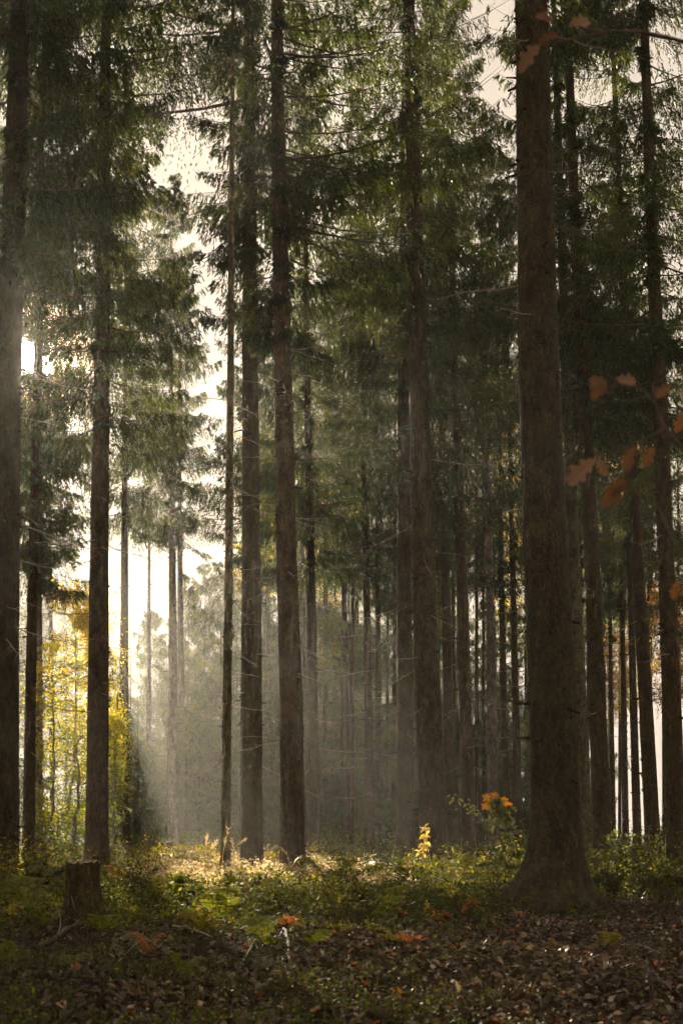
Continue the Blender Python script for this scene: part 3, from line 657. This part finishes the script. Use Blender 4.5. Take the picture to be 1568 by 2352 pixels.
# dry stalks lit beside the thin leaning trunk
sg = 'dry stalks at the thin leaning trunk'
def stalk(label, pts, d, seed):
    r = np.random.default_rng(seed); W_ = np.array([lp(u, v, d) for u, v in pts]); W_[0][2] = float(gh(W_[0][0], d))
    o = W_[0].copy(); P = W_-o; s = np.linspace(0, 1, 12); q = np.linspace(0, 1, len(P))
    C = np.stack([np.interp(s, q, P[:, i]) for i in range(3)], -1)
    mb = MB(); V, F = tubes(C, .006*(1-s*.4), 4); mb.add(V, F, .5)
    n = 26; tt = r.uniform(.55, 1, n); c = np.stack([np.interp(tt, s, C[:, i]) for i in range(3)], -1)
    dd = unit(unit(C[-1]-C[-3])+r.normal(size=(n, 3))*.35); sd = unit(np.cross(dd, r.normal(size=(n, 3))))
    V, F = kites(c, dd, sd, r.uniform(.06, .13, n), .022); mb.add(V, F, np.repeat(r.uniform(0, 1, n), 4))
    tag(mb.build('dry_stalk', M['straw'], None, tuple(o)), label, 'dry plant', sg)
stalk('tall cream dry plume in front of the thin leaning trunk', [(508, 2010), (512, 1960), (524, 1905)], 39, 1)
stalk('short dry plume left of the thin leaning trunk', [(474, 2000), (473, 1950), (475, 1918)], 41, 2)
stalk('dry plume bending right, left of the thin leaning trunk', [(478, 2000), (482, 1955), (498, 1932)], 41, 3)
stalk('curled pale dry frond between the thin leaning trunk and the central pair', [(530, 2005), (536, 1950), (560, 1930)], 40, 4)
stalk('curled dry tip just right of the thin leaning trunk, lower', [(533, 2010), (540, 1970), (534, 1930)], 39.5, 5)
stalk('curled cream frond bridging the two central trunks', [(606, 2020), (600, 1968), (632, 1946)], 44, 6)
stalk('leaning pale stalk at the base of the curving trunk', [(672, 2000), (660, 1965), (648, 1950)], 42, 7)

# ------------------------------------------------------------------ ferns
def frond_mesh(seed, mat, L=.75):
    r = np.random.default_rng(seed); mb = MB()
    s = np.linspace(0, 1, 12)
    P = np.stack([L*(s*.62), .05*L*np.sin(s*3+r.uniform(0, 6))*s, L*(1.05*s-.6*s**2.6)], -1)
    V, F = tubes(P, .004*(1-s*.8), 3); mb.add(V, F, .3)
    n = 17; t = np.linspace(.16, .98, n); c = np.stack([np.interp(t, s, P[:, i]) for i in range(3)], -1)
    tg = unit(np.stack([np.interp(t, s, np.gradient(P[:, i])) for i in range(3)], -1))
    l = L*.34*np.sin(np.clip((t-.05)*1.02, 0, 1)**.7*PI*.97)**.8+.02
    for sg_ in (1, -1):
        sd = np.tile(np.array([0., sg_, 0]), (n, 1)); d = unit(sd+tg*.5+r.normal(size=(n, 3))*.10+np.array([0, 0, -.15]))
        w = unit(np.cross(d, np.cross(tg, d)))
        for seg, (q0, q1) in enumerate(((0, .45), (.4, .78), (.72, 1.0))):      # pinna in three toothed pieces, drooping outward
            B = c+d*(l*q0)[:, None]-np.array([0, 0, .16])*(l*q0**2)[:, None]; d2 = unit(d-np.array([0, 0, .22*q0]))
            V, F = kites(B, d2, w, l*(q1-q0)*1.15, l*.25*(1.05-q0*.75), .4); mb.add(V, F, np.repeat(np.clip(r.normal(.5, .22, n), 0, 1), 4))
    return mb.mesh('frond', [mat])
FR = {c: [frond_mesh(40+i*7+j, M['fern_'+c]) for j in range(3)] for i, c in enumerate(('green', 'yellow', 'rust'))}
def fern(label, base, colr, n, size, group=None, seed=0):
    r = random.Random(seed); t = thing('fern', label, 'fern', tuple(base), group)
    for i in range(n):
        o = link('frond', FR[colr][r.randrange(3)], t, (0, 0, 0))
        a = 2*PI*i/n+r.uniform(-.9, .9); o.rotation_euler = (r.uniform(-.2, .2), r.uniform(-.35, .2), a)
        s = size*r.uniform(.55, 1.15); o.scale = (s, s*r.uniform(.8, 1.1), s*r.uniform(.75, 1.3))
    return t
FERNS = [(760, 2045, 'green', 7, 1.35, 'tall bright green fern arching up in the sunlit middle'),
         (820, 2035, 'green', 7, 1.15, 'pale sunlit green fern right of the tall arching fern'),
         (800, 2110, 'yellow', 6, .9, 'upright yellow fern frond clump below the sunlit middle ferns'),
         (458, 2150, 'yellow', 8, .62, 'vivid yellow fern clump left of centre in the dark undergrowth'),
         (315, 2088, 'yellow', 7, .8, 'yellow fern clump close right of the tall stump'),
         (360, 2070, 'yellow', 6, .8, 'yellow-gold fern behind the stump clump'),
         (270, 2060, 'rust', 6, .8, 'rusty orange fern touching the right side of the tall stump'),
         (340, 2195, 'rust', 6, .5, 'orange-brown fern under the arching twig at lower left'),
         (940, 2180, 'rust', 8, .36, 'bright rusty fern right of centre beside the green fern'),
         (905, 2175, 'yellow', 8, .36, 'pale yellow-green fern right of centre, left of the rusty one'),
         (890, 2115, 'green', 6, .7, 'olive fern in front of the brown brush at centre right'),
         (1050, 2120, 'rust', 4, .55, 'upright orange fern tip left of the huge trunk roots'),
         (1010, 2125, 'rust', 6, .5, 'thin rusty fern left of the upright orange tip'),
         (1000, 2010, 'green', 6, .9, 'green fern at the foot of the double trunk'),
         (1060, 2020, 'yellow', 6, .9, 'lit yellow-green fern under the maple sapling'),
         (960, 2030, 'green', 6, .8, 'low green fern below the cream-leaved sapling'),
         (1110, 2040, 'green', 6, .9, 'green fern leaning against the left root of the huge trunk'),
         (640, 2110, 'yellow', 6, .7, 'yellow-green fern under the dark thin log'),
         (560, 2120, 'green', 7, .8, 'dark green fern below the central pair'),
         (500, 2120, 'green', 7, .8, 'dull green fern above the vivid yellow clump'),
         (420, 2050, 'yellow', 6, .8, 'gold fern on the rim of the bright patch'),
         (700, 2085, 'yellow', 6, .7, 'lit yellow fern right under the dark log end'),
         (60, 2110, 'green', 7, .9, 'mossy green fern at the left edge beside the stump'),
         (110, 2130, 'green', 7, .8, 'dim green fern between left edge and stump foot'),
         (240, 2150, 'green', 7, .7, 'dark green fern in front of the stump foot'),
         (150, 2230, 'green', 6, .5, 'dark low fern in the left foreground'),
         (30, 2220, 'green', 6, .5, 'dark low fern at the bottom left edge'),
         (420, 2250, 'green', 6, .4, 'small dark fern at bottom left of centre'),
         (610, 2180, 'green', 7, .5, 'small bluish fern above the bent bleached stick'),
         (660, 2140, 'rust', 6, .5, 'reddish fern in the dark undergrowth at centre'),
         (720, 2180, 'green', 6, .5, 'low green fern at bottom centre'),
         (780, 2150, 'yellow', 8, .34, 'small yellow fern below the upright yellow clump'),
         (1400, 2010, 'yellow', 6, .9, 'sunlit fern right of the huge trunk'),
         (1460, 2040, 'green', 6, .9, 'green fern in the shade at right'),
         (1530, 2060, 'green', 6, .9, 'dark green fern at the right edge'),
         (1400, 2180, 'yellow', 6, .4, 'small yellow tuft-like fern in the right foreground litter'),
         (590, 2060, 'rust', 6, .8, 'brown fern in front of the left central trunk'),
         (850, 2070, 'rust', 6, .8, 'brown fern at the edge of the sunlit middle')]
for i, (u, v, c, n, s, lab) in enumerate(FERNS): fern(lab, on_ground(u, v), c, max(n-3, 2), s*1.1, 'ferns of the forest floor', 300+i)

# ------------------------------------------------------------------ saplings and shrubs
def lobed(kind, L):
    """outline of a lobed leaf in the xy plane, stem at the origin, tip on +x"""
    if kind == 'oak':
        up = [(0, 0), (.12, .03), (.2, .12), (.27, .1), (.34, .2), (.44, .24), (.47, .13), (.55, .16), (.64, .3), (.74, .27), (.74, .15), (.82, .18), (.92, .15), (1, 0)]
    else:
        up = [(0, 0), (-.05, .18), (.05, .22), (-.02, .42), (.18, .36), (.2, .27), (.3, .3), (.32, .52), (.42, .55), (.5, .68), (.55, .5), (.62, .42), (.5, .25), (.52, .16), (.68, .22), (.74, .14), (.84, .12), (1, 0)]
    return np.array(up)*L
def lobed_leaf(mb, pos, d, nrm, L, kind, tint, curl=.15):
    up = lobed(kind, L); d = unit(d); nrm = unit(nrm-d*np.dot(nrm, d)); sd = np.cross(nrm, d)
    sp = np.stack([up[:, 0], 0*up[:, 0]], -1)
    for sg_ in (1, -1):
        z = curl*np.abs(up[:, 1]) - curl*.8*(up[:, 0]**2)/L
        A = pos + up[:, :1]*d + up[:, 1:]*sg_*sd + z[:, None]*nrm
        zc_ = -curl*.8*(up[:, 0]**2)/L
        B = pos + sp[:, :1]*d + zc_[:, None]*nrm
        n = len(up); V = np.concatenate([A, B])
        F = np.array([[i, i+1, n+i+1, n+i] for i in range(n-1)])
        mb.add(V, F, tint)
def sapling(name, label, base, H, lean, nleaf, leaf, mat, seed, spread=.5, tones=(0, .6), zmin=.3, group=None, cat='sapling', nst=1):
    r = np.random.default_rng(seed); t = thing(name, label, cat, tuple(base), group)
    mbs = MB(); pts = []
    for k in range(nst):
        s = np.linspace(0, 1, 10); l2 = np.array(lean)*(1 if nst == 1 else 1)+(r.normal(size=2)*.25*H if nst > 1 else 0)
        C = np.stack([l2[0]*s**1.3, l2[1]*s**1.3, H*s*(1 if nst == 1 else r.uniform(.6, 1))], -1); C[1:] += r.normal(size=(9, 3))*.012
        V, F = tubes(C, .010*(1-s*.75), 5); mbs.add(V, F, 1, 0, True)
        m = int(7*H/(.7))
        for q in range(m):
            z = r.uniform(zmin, .98); c = np.array([np.interp(z, s, C[:, i]) for i in range(3)])
            a = r.uniform(0, 2*PI); l = spread*r.uniform(.4, 1)*(1.15-z*.75)
            dv = np.array([math.cos(a), math.sin(a), r.uniform(.1, .6)]); ss = np.linspace(0, 1, 6)[:, None]
            B = c+dv*l*ss; B[:, 2] -= .35*l*ss[:, 0]**2
            V, F = tubes(B, .004*(1-ss[:, 0]*.6), 3); mbs.add(V, F, 1)
            pts.append(B)
    mbs.build('stem', M['stem'], t)
    B = np.array(pts); q = r.integers(0, len(B), nleaf); w = r.uniform(.2, 1.05, nleaf)
    p = np.stack([[np.interp(ww, np.linspace(0, 1, 6), B[i, :, k]) for k in range(3)] for i, ww in zip(q, w)])
    d = unit(B[q, -1]-B[q, 0]+r.normal(size=(nleaf, 3))*.5*spread+np.array([0, 0, -.25*spread]))
    nr = unit(np.array([0, -.25, 1.])+r.normal(size=(nleaf, 3))*.45); sd = unit(np.cross(nr, d)); nr = np.cross(d, sd)
    ln = leaf*r.uniform(.65, 1.25, nleaf)
    V, F4, F3 = leaves6(p, d, sd, nr, ln, ln*.58)
    mb = MB(); tn = np.repeat(np.clip(r.uniform(*tones, nleaf), 0, 1), 8); mb.add(V, F4, tn, 0, True)
    mb.F.append((F3, 0, True))
    mb.build('foliage', M[mat], t)
    return t
sp_ = sapling('maple_sapling', 'tall green sapling topped with orange maple leaves, left of the huge trunk', on_ground(1165, 2062), 1.75, (-.2, .1), 480, .13, 'sapgreen', 61, .72, (.3, 1.0), .25)
top = at(1150, 1845, 33.3); bs = on_ground(1175, 2062)
mb = MB(); r = np.random.default_rng(3)
for k, (u, v) in enumerate([(1132, 1826), (1150, 1822), (1163, 1832), (1146, 1845), (1180, 1843), (1128, 1848)]):
    pw = at(u, v, bs[1]-.05+.02*k)-bs
    lobed_leaf(mb, pw, np.array([r.uniform(-.8, .8), -.2, -.7]), np.array([r.uniform(-.3, .3), -1, .55]), r.uniform(.12, .17), 'maple', r.uniform(0, 1))
mb.build('maple_leaf', M['maple'], sp_)
mb = MB()
for k in range(34):
    u = r.uniform(1035, 1115); v = 1832+ (u-1035)*.42 + r.normal()*9
    pw = at(u, v, bs[1]+r.uniform(-.15, .15))-bs
    d = unit(np.array([r.normal(), r.normal()*.3, -.5])); nr = unit(np.array([0, -.7, 1])+r.normal(size=3)*.4); sd = unit(np.cross(nr, d))
    V, F = kites(pw[None], d[None], sd[None], .08, .055); mb.add(V, F, r.uniform(.75, 1))
C = np.array([at(1150, 1930, bs[1]), at(1110, 1880, bs[1]), at(1070, 1852, bs[1]), at(1036, 1834, bs[1])])-bs
V, F = tubes(C, np.array([.007, .006, .004, .002]), 4); mb.add(V, F, .1)
mb.build('side_twig', M['sapgreen'], sp_)
s2 = at_d(966, 40)
t2 = sapling('beech_sapling', 'small sapling with glowing cream leaves before the double trunk', s2, 1.36, (.10, 0), 60, .12, 'saplight', 62, .22, (0, 1), .5)
sg2 = 'leafy shrubs right of the huge trunk'
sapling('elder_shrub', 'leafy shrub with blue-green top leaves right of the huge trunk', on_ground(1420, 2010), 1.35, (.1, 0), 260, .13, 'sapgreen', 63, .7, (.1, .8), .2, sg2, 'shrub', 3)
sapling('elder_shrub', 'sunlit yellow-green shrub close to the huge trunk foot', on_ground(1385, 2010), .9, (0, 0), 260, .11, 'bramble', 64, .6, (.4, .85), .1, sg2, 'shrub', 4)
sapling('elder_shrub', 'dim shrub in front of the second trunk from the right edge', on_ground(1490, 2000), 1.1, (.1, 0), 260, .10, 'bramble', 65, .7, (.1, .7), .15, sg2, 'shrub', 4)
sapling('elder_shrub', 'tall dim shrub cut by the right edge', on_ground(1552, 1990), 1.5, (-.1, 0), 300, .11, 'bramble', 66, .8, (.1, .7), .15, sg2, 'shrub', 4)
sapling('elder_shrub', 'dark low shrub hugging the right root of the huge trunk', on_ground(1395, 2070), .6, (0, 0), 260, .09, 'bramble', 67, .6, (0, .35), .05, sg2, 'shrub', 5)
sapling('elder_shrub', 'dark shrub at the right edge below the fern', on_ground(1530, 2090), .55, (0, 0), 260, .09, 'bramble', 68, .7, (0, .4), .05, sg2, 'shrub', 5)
sg3 = 'leafy saplings at the left'
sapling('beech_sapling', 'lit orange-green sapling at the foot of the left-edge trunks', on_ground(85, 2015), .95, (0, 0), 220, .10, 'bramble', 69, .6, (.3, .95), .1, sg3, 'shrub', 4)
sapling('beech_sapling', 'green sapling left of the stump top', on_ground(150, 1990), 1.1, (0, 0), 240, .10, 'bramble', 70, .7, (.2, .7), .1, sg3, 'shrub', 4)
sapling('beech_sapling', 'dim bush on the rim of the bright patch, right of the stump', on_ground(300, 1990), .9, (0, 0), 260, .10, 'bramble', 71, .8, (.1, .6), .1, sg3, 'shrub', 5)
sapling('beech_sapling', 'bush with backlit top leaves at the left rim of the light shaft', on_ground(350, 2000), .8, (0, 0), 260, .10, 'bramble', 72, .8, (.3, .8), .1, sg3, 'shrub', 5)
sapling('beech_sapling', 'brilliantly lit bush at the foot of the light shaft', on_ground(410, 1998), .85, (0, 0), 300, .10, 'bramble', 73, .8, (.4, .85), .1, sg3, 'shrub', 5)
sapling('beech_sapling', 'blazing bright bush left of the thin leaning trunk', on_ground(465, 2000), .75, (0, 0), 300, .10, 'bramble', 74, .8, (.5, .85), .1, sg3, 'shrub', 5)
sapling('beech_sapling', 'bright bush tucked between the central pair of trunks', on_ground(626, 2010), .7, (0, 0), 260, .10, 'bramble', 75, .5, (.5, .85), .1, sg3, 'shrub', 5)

sg4 = 'leafy bushes of the sunny band'
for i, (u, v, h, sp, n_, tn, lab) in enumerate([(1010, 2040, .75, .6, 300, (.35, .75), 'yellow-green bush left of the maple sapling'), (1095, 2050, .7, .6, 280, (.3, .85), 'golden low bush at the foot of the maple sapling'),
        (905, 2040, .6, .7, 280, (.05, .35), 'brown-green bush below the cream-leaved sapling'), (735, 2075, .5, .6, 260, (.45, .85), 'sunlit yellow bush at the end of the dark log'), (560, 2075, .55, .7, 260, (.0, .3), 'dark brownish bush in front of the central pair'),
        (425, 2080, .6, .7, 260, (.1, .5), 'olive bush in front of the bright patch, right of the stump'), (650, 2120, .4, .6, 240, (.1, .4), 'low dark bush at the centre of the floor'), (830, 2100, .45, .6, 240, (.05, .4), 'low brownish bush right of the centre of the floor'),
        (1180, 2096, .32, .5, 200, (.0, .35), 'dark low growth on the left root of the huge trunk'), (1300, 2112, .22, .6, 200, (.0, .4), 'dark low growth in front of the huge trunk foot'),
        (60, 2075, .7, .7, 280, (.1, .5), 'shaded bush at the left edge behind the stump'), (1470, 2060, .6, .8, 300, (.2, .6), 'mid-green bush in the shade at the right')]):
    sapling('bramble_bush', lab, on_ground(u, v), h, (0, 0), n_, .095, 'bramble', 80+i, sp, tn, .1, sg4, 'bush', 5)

# ------------------------------------------------------------------ oak reaching in at the right, close to the camera
ob_ = np.array([1.95, 7.2, float(gh(1.95, 7.2))])
oak = thing('oak_sapling', 'young oak reaching in from the right edge with rusty lobed leaves', 'tree', tuple(ob_))
OTW = []
def olimb(mb, pts, r0):
    P = np.array(pts)-ob_; s = np.linspace(0, 1, 14); q = np.linspace(0, 1, len(P))
    C = np.stack([np.interp(s, q, P[:, i]) for i in range(3)], -1)
    for _ in range(2): C[1:-1] = (C[:-2]+2*C[1:-1]+C[2:])/4
    OTW.append(C); V, F = tubes(C, r0*(1-s*.7), 6); mb.add(V, F, 1, 0, True)
mb = MB(); tr = [ob_+np.array(q) for q in ((0, 0, -.1), (.02, 0, 1.2), (-.04, .02, 2.6), (.03, -.03, 4.0), (.0, 0, 5.2))]
olimb(mb, tr, .045)
def wp(u, v, d=7.0): return at(u, v, d)
olimb(mb, [tr[2]+np.array([0, 0, -.55]), wp(1568, 1030), wp(1525, 985), wp(1505, 930), wp(1498, 880)], .012)
olimb(mb, [wp(1525, 985), wp(1480, 1010), wp(1430, 1035), wp(1385, 1050)], .007)
olimb(mb, [wp(1505, 930), wp(1470, 890), wp(1420, 880)], .007)
olimb(mb, [wp(1480, 1010), wp(1450, 1080), wp(1430, 1110)], .006)
olimb(mb, [tr[2]+np.array([0, 0, -1.2]), wp(1600, 1330), wp(1545, 1240), wp(1520, 1180), wp(1505, 1150)], .008)
olimb(mb, [tr[3]+np.array([0, 0, .25]), wp(1560, 90), wp(1460, 70), wp(1390, 75), wp(1320, 60)], .012)
olimb(mb, [wp(1390, 75), wp(1330, 85), wp(1265, 100)], .007)
mb.build('trunk', M['stem'], oak)
r = np.random.default_rng(8)
for (u, v, ang, Ls, m_) in [(1300, 60, 20, .115, 'oak_pale'), (1285, 75, 200, .10, 'oak_rust'), (1242, 100, 225, .14, 'oak_pale'), (1275, 55, 140, .10, 'oak_rust'), 
                       (1398, 905, 130, .12, 'oak_rust'), (1395, 868, 230, .11, 'oak_rust'), (1405, 872, 0, .11, 'oak_pale'), 
                       (1545, 880, 215, .10, 'oak_rust'), (1560, 890, 300, .09, 'oak_pale'), (1565, 940, 260, .1, 'oak_rust'),
                       (1372, 1050, 218, .165, 'oak_pale'), (1368, 1050, 300, .09, 'oak_pale'), (1460, 1020, 240, .12, 'oak_rust'),
                       (1438, 1095, 232, .145, 'oak_rust'), (1440, 1110, 215, .09, 'oak_rust'), (1505, 1025, 235, .09, 'oak_rust'), (1560, 1330, 250, .09, 'oak_rust')]:
    a = math.radians(ang); mb = MB()
    Ls *= .9; d = np.array([math.cos(a), r.uniform(-.3, .3), math.sin(a)]); nr = np.array([r.uniform(-.5, .5), -1, r.uniform(-.1, .7)])
    lobed_leaf(mb, wp(u, v)-ob_, d, nr, Ls, 'oak', r.uniform(0, 1), r.uniform(.25, .8))
    lf = mb.build('leaf', M[m_], oak)
    q0 = np.concatenate(OTW[1:]); p0 = wp(u, v)-ob_; q1 = q0[np.argmin(np.linalg.norm(q0-p0, axis=1))]
    ms = (q1+p0)/2+np.array([0, 0, .012]); mb = MB(); V, F = tubes(np.array([q1, ms, p0, p0+d*.01]), np.array([.004, .003, .0024, .0018]), 4); mb.add(V, F, 1)
    mb.build('stalk', M['stem'], lf)

# single leaves that catch the eye on the ground
for (u, v, m_, kind, Ls, lab) in [(905, 2268, 'maple', 'maple', .10, 'large orange maple leaf lying on the brown litter'), (825, 2232, 'redleaf', 'maple', .10, 'red maple leaf upright in the litter at bottom centre'),
                              (1050, 2292, 'straw', 'oak', .15, 'flat pale yellow leaf on the litter at the bottom'), (545, 2172, 'redleaf', 'oak', .10, 'small red leaf among the dark sticks'),
                              (1210, 2110, 'redleaf', 'oak', .15, 'thin red leaf at the huge trunk foot'), (1075, 2035, 'maple', 'oak', .2, 'orange leaf caught on the ferns below the maple sapling'),
                              (935, 2110, 'redleaf', 'maple', .2, 'dark red leaf in the brush right of the centre ferns'), (170, 2240, 'redleaf', 'maple', .13, 'reddish brown leaf in the dark left foreground')]:
    p = on_ground(u, v); r = np.random.default_rng(int(u)); mb = MB()
    if u == 1075: p[2] += .35
    lobed_leaf(mb, np.array([0, 0, .03]), np.array([r.uniform(-1, 1), r.uniform(-.4, .4), .2]), np.array([r.uniform(-.4, .4), -.45, 1]), Ls*1.2, kind, .5, .3)
    tag(mb.build('fallen_leaf', M[m_], None, tuple(p)), lab, 'leaf')

# ------------------------------------------------------------------ ground cover nobody could count
def scatter(n, y0, y1, power=1.0, margin=1.25):
    """points inside the strip of floor the camera sees, denser near"""
    q = RNG.uniform(0, 1, n); y = 1/((1-q)*(1/y0**power)+q/y1**power)**(1/power)
    x = RNG.uniform(-1, 1, n)*(y*.19*margin+.5)
    return x, y
# brown litter
n = 74000; x, y = scatter(n, 10, 48, .75)
k = RNG.uniform(size=n) < np.clip(1.5*vnoise(x*1.4, y*.9, 5)-.2+.25*np.clip(x+1, 0, 1), .08, 1)*np.clip(.8+(x+.5)*.4, .5, 1); x, y = x[k], y[k]; n = len(x)
p = np.stack([x, y, gh(x, y)+RNG.uniform(.0, .05, n)], -1)
nr = unit(RNG.normal(size=(n, 3))*np.array([.42, .42, .2])+np.array([0, 0, 1.])); d = unit(np.cross(nr, RNG.normal(size=(n, 3)))); sd = np.cross(nr, d)
ln = RNG.uniform(.04, .115, n)
V, F4, F3 = leaves6(p, d, sd, nr, ln, ln*RNG.uniform(.4, .65, n), .3)
tn = np.repeat(np.clip(RNG.beta(1.1, 3, n)*.8+(RNG.uniform(size=n) < .14)*RNG.uniform(.3, .75, n)*(x > -1.5)+(RNG.uniform(size=n) < .012)*.7, 0, 1), 8)
mb = MB(); mb.add(V, F4, tn); mb.F.append((F3, 0, False))
tag(mb.build('leaf_litter', M['litter']), 'brown fallen leaves strewn over the forest floor', 'leaf litter', kind='stuff')

# small leafy undergrowth
def plant_h(x, y):
    """knee-high round the clearing, taller thickets beyond and to the sides"""
    clearing = np.exp(-((x+1.5)/4.2)**4-((y-41)/11)**4)
    h = (.3*vnoise(x*.8, y*.45, 2)+1.0*np.clip(vnoise(x*1.7, y*.9, 6)-.48, 0, 1)*2)*np.clip((y-20)/14, .25, 1)
    return .10 + 1.2*h*(1-.72*clearing)
def undergrowth(name, npl, y0, y1, mat, h, leafn, leaf, tonef, keep, label, cat, power=.8, margin=1.2):
    x, y = scatter(npl, y0, y1, power, margin); k = RNG.uniform(size=npl) < keep(x, y); x, y = x[k], y[k]; m_ = len(x)
    hh = h(x, y)*RNG.uniform(.5, 1.15, m_)
    base = np.stack([x, y, gh(x, y)], -1)
    s = np.linspace(0, 1, 5)
    ln = RNG.normal(size=(m_, 2))*.35
    C = base[:, None]+np.stack([ln[:, :1]*hh[:, None]*s**1.5, ln[:, 1:]*hh[:, None]*s**1.5, hh[:, None]*s], -1)
    mb = MB(); V, F = tubes(C, np.tile(.0035*(1-s*.6), (m_, 1)), 3); mb.add(V, F, .2, 1)
    w = RNG.uniform(.2, 1.02, (m_, leafn)); i0 = np.clip((w*4).astype(int), 0, 3); fr = (w*4-i0)[..., None]; ii = np.arange(m_)[:, None]
    P = C[ii, i0]*(1-fr)+C[ii, i0+1]*fr + RNG.normal(size=(m_, leafn, 3))*np.array([.07, .07, .03])*np.maximum(hh[:, None, None], .25)*2
    q = m_*leafn; P = P.reshape(-1, 3)
    nr = unit(RNG.normal(size=(q, 3))*.55+np.array([0, 0, 1.])); d = unit(np.cross(nr, RNG.normal(size=(q, 3)))); sd = np.cross(nr, d)
    L_ = leaf*RNG.uniform(.6, 1.3, q)
    tn = np.clip(np.repeat(tonef(x, y)+RNG.normal(size=m_)*.13, leafn)+RNG.normal(size=q)*.1, 0, 1)
    V, F = kites(P, d, sd, L_, L_*.62); mb.add(V, F, np.repeat(tn, 4), 0)
    return tag(mb.build(name, [mat, M['stem']]), label, cat, kind='stuff')
und_keep = lambda x, y: np.clip((y-23)/9, 0, 1)*np.clip(1.1-np.clip((x-1.2), 0, 9)*np.clip((33-y)/6, 0, 1)*.9, 0.0, 1)*(.35+.9*vnoise(x*.9, y*.5, 8))
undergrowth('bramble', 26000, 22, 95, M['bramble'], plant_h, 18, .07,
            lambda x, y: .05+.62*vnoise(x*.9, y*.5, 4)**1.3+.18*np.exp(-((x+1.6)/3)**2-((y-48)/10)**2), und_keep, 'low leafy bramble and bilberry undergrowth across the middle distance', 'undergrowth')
undergrowth('dry_bracken', 14000, 34, 75, M['straw'], lambda x, y: .18+.45*vnoise(x*1.3, y*.7, 51), 14, .075, lambda x, y: .5+0*x,  # pale leaf colour laid over the sun patch to make it brighter
            lambda x, y: np.exp(-((x+.068*y-.8)/2.6)**4-((y-52)/15)**4)*(vnoise(x*1.1, y*.7, 52) > .3), 'pale dry bracken and leaves coloured to brighten the sunlit clearing', 'undergrowth')
# low plants in the left foreground
undergrowth('ground_ivy', 5200, 11, 30, M['bramble'], lambda x, y: .06+.12*vnoise(x*1.1, y*.7, 12), 9, .04, lambda x, y: .12+.3*vnoise(x*.9, y*.6, 14),
            lambda x, y: np.clip(.9-(x-.15*y*.2-.2)*.9, .05, 1)*(vnoise(x*1.3, y*.8, 15) > .38), 'low creeping green plants over the left foreground', 'ground plants')
# moss: short upright tufts
n = 52000; x, y = scatter(n, 10.5, 34, 1.0); k = (RNG.uniform(size=n) < np.clip(.95-(x+.1*(y-12)*.3)*.75, .06, 1)) & (vnoise(x*1.6, y*1.0, 21) > .42); x, y = x[k], y[k]; n = len(x)
hm = .02+.07*np.clip(vnoise(x*1.6, y*1.0, 21)-.42, 0, 1)*2
p = np.stack([x, y, gh(x, y)+hm*RNG.uniform(-.3, .9, n)], -1); d = unit(RNG.normal(size=(n, 3))*.6+np.array([0, 0, .8])); sd = unit(np.cross(d, RNG.normal(size=(n, 3))))
V, F = kites(p, d, sd, RNG.uniform(.03, .09, n), RNG.uniform(.006, .016, n)); mb = MB(); mb.add(V, F, np.repeat(np.clip(vnoise(x*.8, y*.7, 23)*.8+RNG.normal(size=n)*.15, 0, 1), 4))
tag(mb.build('moss', M['moss']), 'dark moss cushions and short sprigs over the floor', 'moss', kind='stuff')
# brown brushwood: thin dead stems
n = 9000; x, y = scatter(n, 13, 60, .9); k = RNG.uniform(size=n) < np.where(y < 22, .6, np.clip(.2+.9*vnoise(x*.6, y*.3, 33), 0, 1)); x, y = x[k], y[k]; n = len(x)
s = np.linspace(0, 1, 5); b0 = np.stack([x, y, gh(x, y)], -1); low = np.clip((y-18)/14, .12, 1)
dv = unit(RNG.normal(size=(n, 3))*np.array([1, 1, .35])+np.array([0, 0, .9])*low[:, None]); l = RNG.uniform(.15, .6, n)*np.clip(low+.3, 0, 1)
C = b0[:, None]+dv[:, None]*(l[:, None]*s)[..., None]+np.cumsum(RNG.normal(size=(n, 5, 3))*.012, 1); C[..., 2] = np.maximum(C[..., 2], b0[:, None, 2]+.01)
mb = MB(); V, F = tubes(C, np.tile(.0045*(1-s*.6), (n, 1)), 3); mb.add(V, F, 1)
tag(mb.build('brushwood', M['stem']), 'tangled thin brown dead stems between the plants', 'brushwood', kind='stuff')
# thin straw grass
n = 9000; x, y = scatter(n, 12, 60, .9); k = vnoise(x*.9, y*.6, 41) > .62; x, y = x[k], y[k]; n = len(x)
p = np.stack([x, y, gh(x, y)], -1); d = unit(RNG.normal(size=(n, 3))*.4+np.array([0, 0, 1.])); sd = unit(np.cross(d, RNG.normal(size=(n, 3))))
V, F = kites(p, d, sd, RNG.uniform(.1, .34, n)*np.clip(y/26, .4, 1), .007, .3); mb = MB(); mb.add(V, F, np.repeat(np.clip(RNG.normal(.6, .2, n), 0, 1), 4))
tag(mb.build('grass', M['grass']), 'sparse yellowing grass blades among the undergrowth', 'grass', kind='stuff')

# ------------------------------------------------------------------ haze
def haze():
    x0, x1, y0, y1, z0, z1 = -112, 112, -62, 217, -1.4, 43.0
    V = np.array([(x, y, z) for z in (z0, z1) for y in (y0, y1) for x in (x0, x1)])
    F = np.array([[0, 2, 3, 1], [4, 5, 7, 6], [0, 1, 5, 4], [2, 6, 7, 3], [0, 4, 6, 2], [1, 3, 7, 5]])
    m, t, out = new_mat('morning_haze')
    v = N(t, 'ShaderNodeVolumePrincipled'); v.inputs['Color'].default_value = (.95, .93, .88, 1)
    v.inputs['Density'].default_value = HAZE_DENSITY; v.inputs['Anisotropy'].default_value = HAZE_G
    t.links.new(v.outputs[0], out.inputs['Volume'])
    mb = MB(); mb.add(V, F); tag(mb.build('haze', m), 'pale sunlit morning haze between the trees', 'haze', kind='stuff')
haze()
